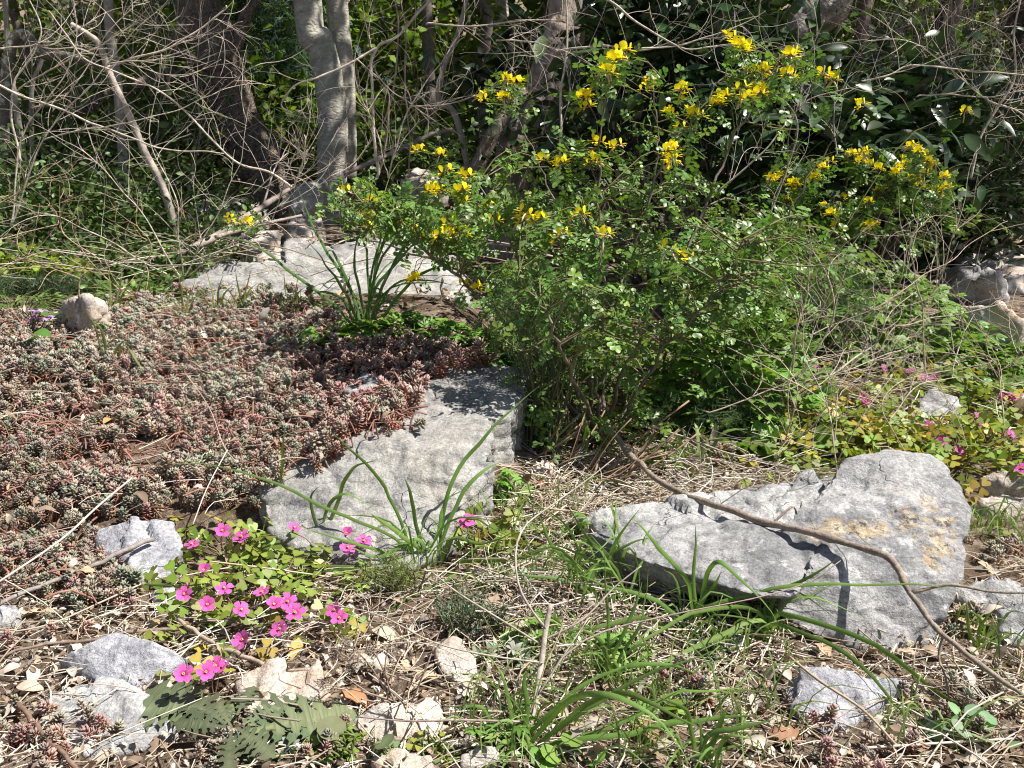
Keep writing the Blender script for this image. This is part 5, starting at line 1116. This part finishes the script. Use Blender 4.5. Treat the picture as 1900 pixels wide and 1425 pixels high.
# hand traced long bare branches of leafless shrubs
def bare(label, paths, col=(.54,.47,.39), kids=5, klen=.16, group=None, lev=1, kr=.0008):
    b = P(*paths[0][0][0]); root = thing('bare_shrub', label, 'bare shrub', A3(b[0], b[1], gz(b[0], b[1])), group)
    for pl, r0, r1 in paths:
        c = crv([P(*q) for q in pl], 12 * len(pl)); c[1:-1] += (np.stack([fbm(c * 9 + k * 31, 2) for k in range(3)], 1) * .012)[1:-1]; r0 *= .62; r1 *= .5; mb = MB()
        tube(mb, c, np.linspace(r0, r1, len(c)), 7, var(col, len(c), .15, .05), .1); mb.build('branch', PTW, root)
        tw = MB()
        for _ in range(kids):
            i = rng.integers(2, len(c)-2); t = nrm(c[i+1]-c[i]); twig_tree(tw, c[i], nrm(t + rdir(1)[0]*.9), klen * U(.5,1.3), kr, lev, col, .35, .1, (1,4))
        tw.build('twigs', PTW, root)
    return root
G = 'leafless shrubs with pale branches'
bare('bare shrub with one bright lichen crusted branch sweeping in front of the twin trunks', [([(700,330,2.9),(690,230,2.9),(688,140,2.9),(702,88,2.9),(740,68,2.9),(790,15,2.9),(835,-20,2.9)],.008,.007),([(700,90,2.9),(640,125,2.88),(590,145,2.86),(545,158,2.85),(524,182,2.85),(522,198,2.85),(545,212,2.85)],.0065,.003),([(660,110,2.88),(710,155,2.88),(760,190,2.9),(830,240,2.95)],.003,.0015)], group=G)
bare('bare shrub with long branches crossing low in front of the brown barked tree', [([(545,348,2.4),(500,320,2.4),(440,300,2.4),(370,232,2.4),(300,175,2.4),(230,140,2.4),(150,105,2.4),(90,20,2.4)],.0055,.003),([(-20,148,2.3),(60,185,2.3),(190,235,2.3),(250,262,2.3),(310,280,2.3),(415,285,2.3)],.005,.003),([(195,130,2.5),(240,112,2.5),(310,92,2.5),(370,55,2.5),(420,10,2.5)],.0055,.004),([(545,348,2.4),(560,300,2.38),(565,250,2.36)],.004,.002),([(470,360,2.4),(510,320,2.38),(570,277,2.35)],.003,.0015)], kids=9, group=G)
bare('bare shrub with fan of thin twigs at the upper left corner', [([(40,300,2.6),(20,180,2.6),(70,60,2.6),(40,-20,2.6)],.006,.003),([(20,180,2.6),(100,120,2.55),(180,90,2.5),(260,30,2.5)],.004,.002),([(0,90,2.5),(60,80,2.5),(110,75,2.5),(180,40,2.5)],.004,.002),([(60,200,2.55),(130,170,2.5),(200,60,2.5),(260,-10,2.5)],.003,.0015),([(70,80,2.5),(160,100,2.5),(330,140,2.5),(410,110,2.5)],.003,.0015)], kids=9, klen=.2, group=G)
bare('bare shrub with looping tan stems at the left, in front of the evergreen bushes', [([(155,600,1.95),(150,520,1.95),(190,490,1.95),(120,430,1.93),(125,365,1.9),(135,360,1.9)],.003,.0014),([(150,520,1.95),(60,480,1.93),(35,440,1.92)],.0022,.001),([(245,560,2.0),(180,500,2.0),(140,430,2.0),(145,385,2.0)],.0025,.001),([(245,565,2.0),(205,500,1.98),(220,440,1.96)],.002,.001),([(250,560,2.0),(275,470,2.0),(250,420,2.0),(262,365,2.0)],.0024,.001),([(245,560,2.0),(330,500,1.98),(370,440,1.96)],.0022,.001),([(-20,390,1.9),(40,350,1.9),(105,298,1.9)],.003,.0018),([(-20,520,1.9),(50,480,1.9),(130,400,1.9)],.002,.001)], col=(.40,.30,.19), kids=4, klen=.1, kr=.001, group=G)
bare('bare shrub with brown and pale stems between twin trunks and peeling tree', [([(700,330,3.2),(720,230,3.2),(735,120,3.2),(735,-20,3.2)],.007,.005),([(640,330,3.1),(690,260,3.1),(720,190,3.1),(690,100,3.1),(670,-20,3.1)],.005,.003),([(700,290,3.15),(760,240,3.1),(850,170,3.1)],.003,.002),([(660,300,3.1),(620,310,3.0),(560,280,3.0),(500,240,3.0)],.003,.0015),([(760,330,3.3),(755,200,3.3),(750,60,3.3),(740,-20,3.3)],.005,.004)], col=(.33,.25,.20), kids=9, klen=.22, group=G)
bare('bare shrub with level pale branches along the top middle', [([(1035,330,2.6),(1040,200,2.6),(1050,90,2.6),(1045,-20,2.6)],.006,.005),([(1030,92,2.6),(1080,85,2.58),(1130,82,2.55),(1200,92,2.5),(1260,70,2.5)],.0055,.003),([(790,45,2.7),(880,45,2.68),(960,38,2.65),(1045,38,2.6)],.004,.003),([(920,75,2.7),(960,76,2.7),(1000,80,2.65),(1030,90,2.6)],.004,.003),([(1100,-20,2.4),(1150,15,2.4),(1190,45,2.4),(1270,90,2.4),(1330,85,2.4)],.0055,.0035),([(1180,95,2.4),(1260,85,2.4),(1330,60,2.4),(1420,20,2.4)],.004,.002),([(960,200,2.8),(1000,150,2.7),(1040,45,2.6)],.003,.002)], kids=8, klen=.2, group=G)
bare('bare shrub with a tall pale stem at the right edge top', [([(1800,330,2.5),(1825,235,2.5),(1880,150,2.5),(1878,70,2.5),(1895,-20,2.5)],.006,.0045),([(1830,180,2.5),(1760,130,2.5),(1690,80,2.5),(1600,80,2.5)],.003,.002),([(1830,180,2.5),(1900,215,2.5),(1950,240,2.5)],.004,.003),([(1700,180,2.5),(1830,176,2.5),(1950,165,2.5)],.003,.002),([(1580,150,2.4),(1650,140,2.4),(1690,125,2.4),(1790,130,2.4),(1900,140,2.4)],.004,.003)], kids=10, klen=.22, group=G)
bare('bare shrub with rising stems behind the yellow bloom heads on the right', [([(1400,440,2.0),(1460,330,2.0),(1480,210,2.0),(1400,160,2.0),(1330,130,2.0)],.004,.002),([(1330,360,1.9),(1420,280,1.9),(1500,190,1.9),(1570,160,1.9)],.0035,.0015),([(1555,290,2.2),(1545,195,2.2),(1560,110,2.2)],.003,.002),([(1490,210,2.0),(1500,120,2.0),(1530,40,2.0)],.003,.0015)], col=(.38,.33,.27), kids=8, klen=.16, group=G)
G2 = 'thin bare twig tangles on the right'
bare('tangle of thin bare twigs with two tall curved stems, behind the lichen boulder', [([(1555,890,1.12),(1552,830,1.12),(1540,760,1.15),(1500,690,1.2),(1480,640,1.25)],.0016,.0009),([(1470,690,1.5),(1480,620,1.5),(1500,540,1.5),(1505,450,1.5)],.003,.0015),([(1480,700,1.5),(1540,620,1.5),(1552,560,1.5),(1535,500,1.5),(1500,455,1.5)],.0035,.0016),([(1440,850,1.35),(1470,800,1.35),(1480,720,1.35),(1440,660,1.4)],.0022,.001),([(1300,760,1.4),(1420,720,1.4),(1560,690,1.4),(1690,640,1.5)],.002,.001),([(1210,790,1.35),(1330,830,1.3),(1430,860,1.25),(1560,910,1.1)],.0026,.001)], kids=10, klen=.13, kr=.0007, lev=1, group=G2, col=(.46,.38,.30))
bare('tangle of thin bare twigs around two looping stems at the right side', [([(1830,880,1.45),(1860,800,1.45),(1855,700,1.5),(1835,660,1.5),(1780,640,1.5)],.0026,.001),([(1720,700,1.8),(1712,580,1.8),(1700,520,1.8),(1680,460,1.8),(1695,420,1.8)],.0035,.0015),([(1715,570,1.8),(1750,520,1.8),(1765,450,1.8),(1775,425,1.8)],.0025,.0012),([(1600,720,1.7),(1650,620,1.7),(1700,600,1.75),(1900,560,1.8)],.003,.0015),([(1850,690,1.6),(1885,660,1.6),(1890,620,1.6),(1850,600,1.6)],.0016,.0008),([(1700,870,1.3),(1640,760,1.3),(1700,700,1.35),(1840,670,1.4)],.0016,.0008),([(1560,600,1.6),(1640,560,1.6),(1760,480,1.7),(1870,410,1.8)],.002,.001)], kids=9, klen=.15, kr=.0007, lev=1, group=G2, col=(.42,.34,.27))
bare('tangle of thin grey twigs lying over the green herbs behind the boulder', [([(1380,760,1.6),(1480,640,1.65),(1580,600,1.7),(1700,640,1.75)],.002,.001),([(1540,700,1.55),(1620,640,1.6),(1640,590,1.6),(1700,540,1.7)],.003,.001),([(1400,640,1.6),(1520,660,1.6),(1640,700,1.6),(1760,720,1.6)],.0018,.0009),([(1440,600,1.7),(1560,590,1.7),(1640,650,1.7)],.0018,.0009),([(1650,780,1.4),(1700,720,1.45),(1800,700,1.5),(1930,720,1.5)],.0016,.0008)], kids=9, klen=.14, kr=.0007, lev=1, group=G2, col=(.46,.40,.33))
bare('dense grey twig thicket in the top right corner', [([(x0,380,4.2),(x0+40,200,4.2),(x0+120,-30,4.2)],.008,.004) for x0 in (1560,1620,1670,1720,1770,1830)] + [([(x0,300,3.9),(x0-60,150,3.9),(x0-90,-30,3.9)],.006,.003) for x0 in (1750,1850,1930)], col=(.30,.26,.22), kids=14, klen=.5, kr=.0025, lev=2, group=G2)
bare('thicket of bare grey twigs in the left background shade', [([(x0,360,4.0),(x0+20,200,4.0),(x0+U(-80,80),-30,4.0)],.007,.004) for x0 in (40,110,180,280,350)], col=(.33,.29,.25), kids=10, klen=.45, kr=.0022, lev=2, group=G2)
# dry gap sticks below the shrub
b = PG(1060, 890); root = thing('dry_plant', 'bundle of dead brown stems leaning under the yellow shrub, beside the slab', 'dead plant', b)
for _ in range(26):
    mb = MB(); p0 = b + A3(U(-.1,.1), U(-.05,.05), .005); q = p0 + A3(U(.02,.16), U(-.02,.08), U(.02,.10)); tube(mb, crv([p0, (p0+q)/2 + rng.normal(0,.008,3), q], 7), U(.0008,.002), 5, var((.27,.19,.12),1,.3)[0]); mb.build('stem', DRY, root)
# evergreen bushes on the left and right
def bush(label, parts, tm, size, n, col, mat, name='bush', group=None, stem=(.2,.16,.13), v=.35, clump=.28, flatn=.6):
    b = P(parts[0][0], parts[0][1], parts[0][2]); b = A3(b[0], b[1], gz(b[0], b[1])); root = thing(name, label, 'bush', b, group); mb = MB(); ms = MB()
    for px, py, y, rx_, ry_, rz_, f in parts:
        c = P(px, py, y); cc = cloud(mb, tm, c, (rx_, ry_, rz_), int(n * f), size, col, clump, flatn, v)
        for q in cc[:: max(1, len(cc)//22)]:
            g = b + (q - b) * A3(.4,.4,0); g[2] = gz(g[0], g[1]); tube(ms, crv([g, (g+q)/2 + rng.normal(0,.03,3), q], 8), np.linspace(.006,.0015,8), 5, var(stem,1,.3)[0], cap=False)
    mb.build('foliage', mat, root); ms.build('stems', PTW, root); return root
DG = (.075,.125,.032)
bush('evergreen bush with small glossy leaves at the left edge, above the pale boulder', [(80,450,2.75,.42,.3,.20,1.),(0,380,2.9,.3,.3,.22,.6),(60,505,2.45,.24,.12,.07,.35)], ELL, (.014,.024), 5200, DG, EVG)
bush('evergreen bush with small leaves behind the leaning pale sapling', [(240,410,3.1,.42,.3,.2,1.),(330,470,2.8,.25,.2,.12,.4),(230,500,2.45,.24,.12,.07,.45)], ELL, (.014,.024), 5000, (.085,.135,.035), EVG)
bush('low leafy bush right of the yellowish one, below the looping tan stems', [(250,555,2.15,.16,.10,.05,1.),(350,540,2.2,.08,.08,.03,.3)], ELL, (.014,.024), 1100, (.10,.16,.04), EVG)
bush('low dark bush around the pale boulder at the left', [(60,560,2.15,.2,.1,.05,1.),(180,560,2.3,.14,.08,.06,.5)], ELL, (.014,.024), 1300, (.07,.115,.035), EVG)
bush('yellowish leafy low bush at the left frame edge', [(30,510,2.2,.16,.12,.06,1.)], ELL, (.016,.026), 600, (.22,.27,.05), FRE)
bush('evergreen bush with larger leaves far left, under the forked grey stem', [(110,270,4.2,.7,.5,.35,1.)], ELL, (.03,.05), 3600, (.075,.12,.03), EVG)
bush('leafy bush behind the brown barked tree, lit yellow green', [(280,200,5.2,.7,.5,.5,1.)], MAP, (.04,.065), 2200, (.12,.18,.03), FRE)
CON = combine([(leaf([(0,.02),(.5,.05),(1,.01)], .1, .1), rz(a) @ rx(U(-.4,.4)), A3(0,.1*k,0), 1-.06*k, (1,1,1)) for k, a in enumerate((0,.5,-.5,.8,-.8,.6,-.6,.4,-.4))])
bush('blue green juniper between the brown tree and the twin trunks', [(490,90,6.0,.55,.5,.5,1.),(520,150,5.6,.3,.3,.15,.4)], CON, (.06,.10), 2400, (.10,.155,.115), FRE, name='juniper')
bush('large fresh green broadleaf bush behind the twin trunks, right side', [(740,130,6.4,.85,.6,.6,1.),(700,250,5.8,.5,.4,.25,.5)], MAP, (.045,.075), 2800, (.135,.205,.03), FRE)
bush('fresh green broadleaf bush between slim grey trunk and twin trunks', [(850,200,7.0,.7,.5,.6,1.)], MAP, (.045,.075), 2000, (.13,.20,.035), FRE)
bush('fresh green leaves low behind the brown barked tree base', [(520,220,5.4,.4,.3,.2,1.)], MAP, (.04,.06), 900, (.15,.23,.035), FRE)
bush('shaded bush with small leaves low between twin trunks and peeling tree', [(760,290,4.8,.6,.4,.15,1.)], ELL, (.03,.05), 1500, (.07,.115,.03), EVG)
LG = (.042,.078,.032)
bush('laurel with large dark glossy leaves behind the top of the yellow shrub', [(1280,110,2.75,.28,.22,.22,1.),(1180,60,2.8,.2,.2,.12,.5),(1110,190,2.9,.2,.2,.15,.5)], BIG, (.06,.105), 560, LG, LAU, name='laurel', clump=.4, flatn=.9)
bush('laurel with large glossy leaves at the right, above the second yellow shrub', [(1600,190,2.9,.3,.22,.18,1.),(1560,240,2.75,.22,.2,.1,.6),(1680,300,2.9,.25,.2,.12,.5)], BIG, (.06,.105), 560, LG, LAU, name='laurel', clump=.4, flatn=.9)
bush('laurel with shining leaves low behind the middle of the yellow shrub', [(1400,250,2.5,.3,.2,.15,1.),(1450,320,2.5,.25,.2,.1,.6)], BIG, (.06,.10), 380, LG, LAU, name='laurel', clump=.4, flatn=.9)
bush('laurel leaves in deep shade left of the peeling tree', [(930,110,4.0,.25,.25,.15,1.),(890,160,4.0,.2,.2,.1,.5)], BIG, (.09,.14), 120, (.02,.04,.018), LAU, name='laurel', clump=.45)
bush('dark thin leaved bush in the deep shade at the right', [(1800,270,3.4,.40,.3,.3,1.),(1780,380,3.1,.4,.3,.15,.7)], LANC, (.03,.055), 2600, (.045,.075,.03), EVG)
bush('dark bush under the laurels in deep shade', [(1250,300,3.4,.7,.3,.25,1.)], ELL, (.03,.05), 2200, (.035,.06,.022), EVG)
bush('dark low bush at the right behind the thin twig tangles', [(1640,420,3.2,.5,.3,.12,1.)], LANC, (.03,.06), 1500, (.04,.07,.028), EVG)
# the wood beyond
mb = MB()
for _ in range(120):
    y = U(8, 17); x = U(-.75,.75) * y; z = gz(x, y) + U(.0, 3.0)
    cloud(mb, (MAP, ELL)[rng.integers(0,2)], (x, y, z), (1.3,.9,.7), 620, (.07,.13), ((.11,.17,.03),(.06,.10,.03),(.09,.13,.04),(.14,.20,.04))[rng.integers(0,4)], .3)
for _ in range(125):                                   # unseen leaf roof overhead, added to shade the wood
    y = U(4.6, 15); x = U(-.75,.6) * y + U(-1, 3); z = gz(x, y) + U(3.2, 5.5)
    cloud(mb, ELL, (x, y, z), (1.0,.8,.4), 150, (.13,.22), (.06,.10,.03), .35)
tag(mb.build('far_wood', FRE), 'mass of green and yellow green leaves of the wood beyond the trees', 'woodland', kind='stuff')
mb = MB()
for _ in range(60):
    y = U(7, 15); x = U(-.7,.7) * y; z = gz(x, y); h = U(2.5, 4.5); q = A3(x + U(-.4,.4), y, z + h)
    tube(mb, crv([A3(x,y,z-.1), (A3(x,y,z)+q)/2 + rng.normal(0,.1,3), q], 8), np.linspace(U(.02,.07), .02, 8), 7, var((.17,.14,.12),1,.35)[0], cap=False)
tag(mb.build('far_stems', PTW), 'thin dark stems of the wood beyond the trees', 'woodland', kind='stuff')

bare('bare shrub with many crossing thin pale twigs in front of the dark left bushes', [([(330,520,2.15),(260,400,2.15),(180,300,2.15),(60,230,2.15)],.003,.001),([(330,520,2.15),(400,400,2.15),(450,300,2.15),(470,180,2.15)],.003,.001),([(330,520,2.15),(330,380,2.1),(280,250,2.1),(300,100,2.1)],.003,.001),([(330,520,2.15),(450,430,2.1),(560,360,2.1),(640,300,2.1)],.003,.001),([(330,520,2.15),(200,450,2.1),(90,400,2.1),(-20,420,2.1)],.003,.001)], kids=12, klen=.14, kr=.0007, group=G)
bare('bare shrub with crossing twigs at upper left, over the thin sapling', [([(20,420,2.3),(80,260,2.3),(200,120,2.3),(330,-20,2.3)],.004,.0015),([(20,420,2.3),(40,260,2.3),(130,110,2.3),(140,-20,2.3)],.004,.0015),([(80,260,2.3),(220,230,2.25),(380,180,2.25),(480,120,2.2)],.003,.001),([(200,120,2.3),(330,100,2.25),(450,40,2.2)],.003,.001)], kids=12, klen=.16, kr=.0008, group=G)
bare('bare shrub with fine twigs above the fallen dead branch, left of the peeling tree', [([(720,330,2.7),(760,200,2.7),(830,100,2.7),(900,-20,2.7)],.004,.0015),([(720,330,2.7),(690,220,2.7),(660,120,2.7),(700,-20,2.7)],.003,.001),([(760,200,2.7),(860,190,2.65),(960,130,2.6)],.0025,.001)], kids=12, klen=.16, kr=.0008, group=G, col=(.5,.43,.36))
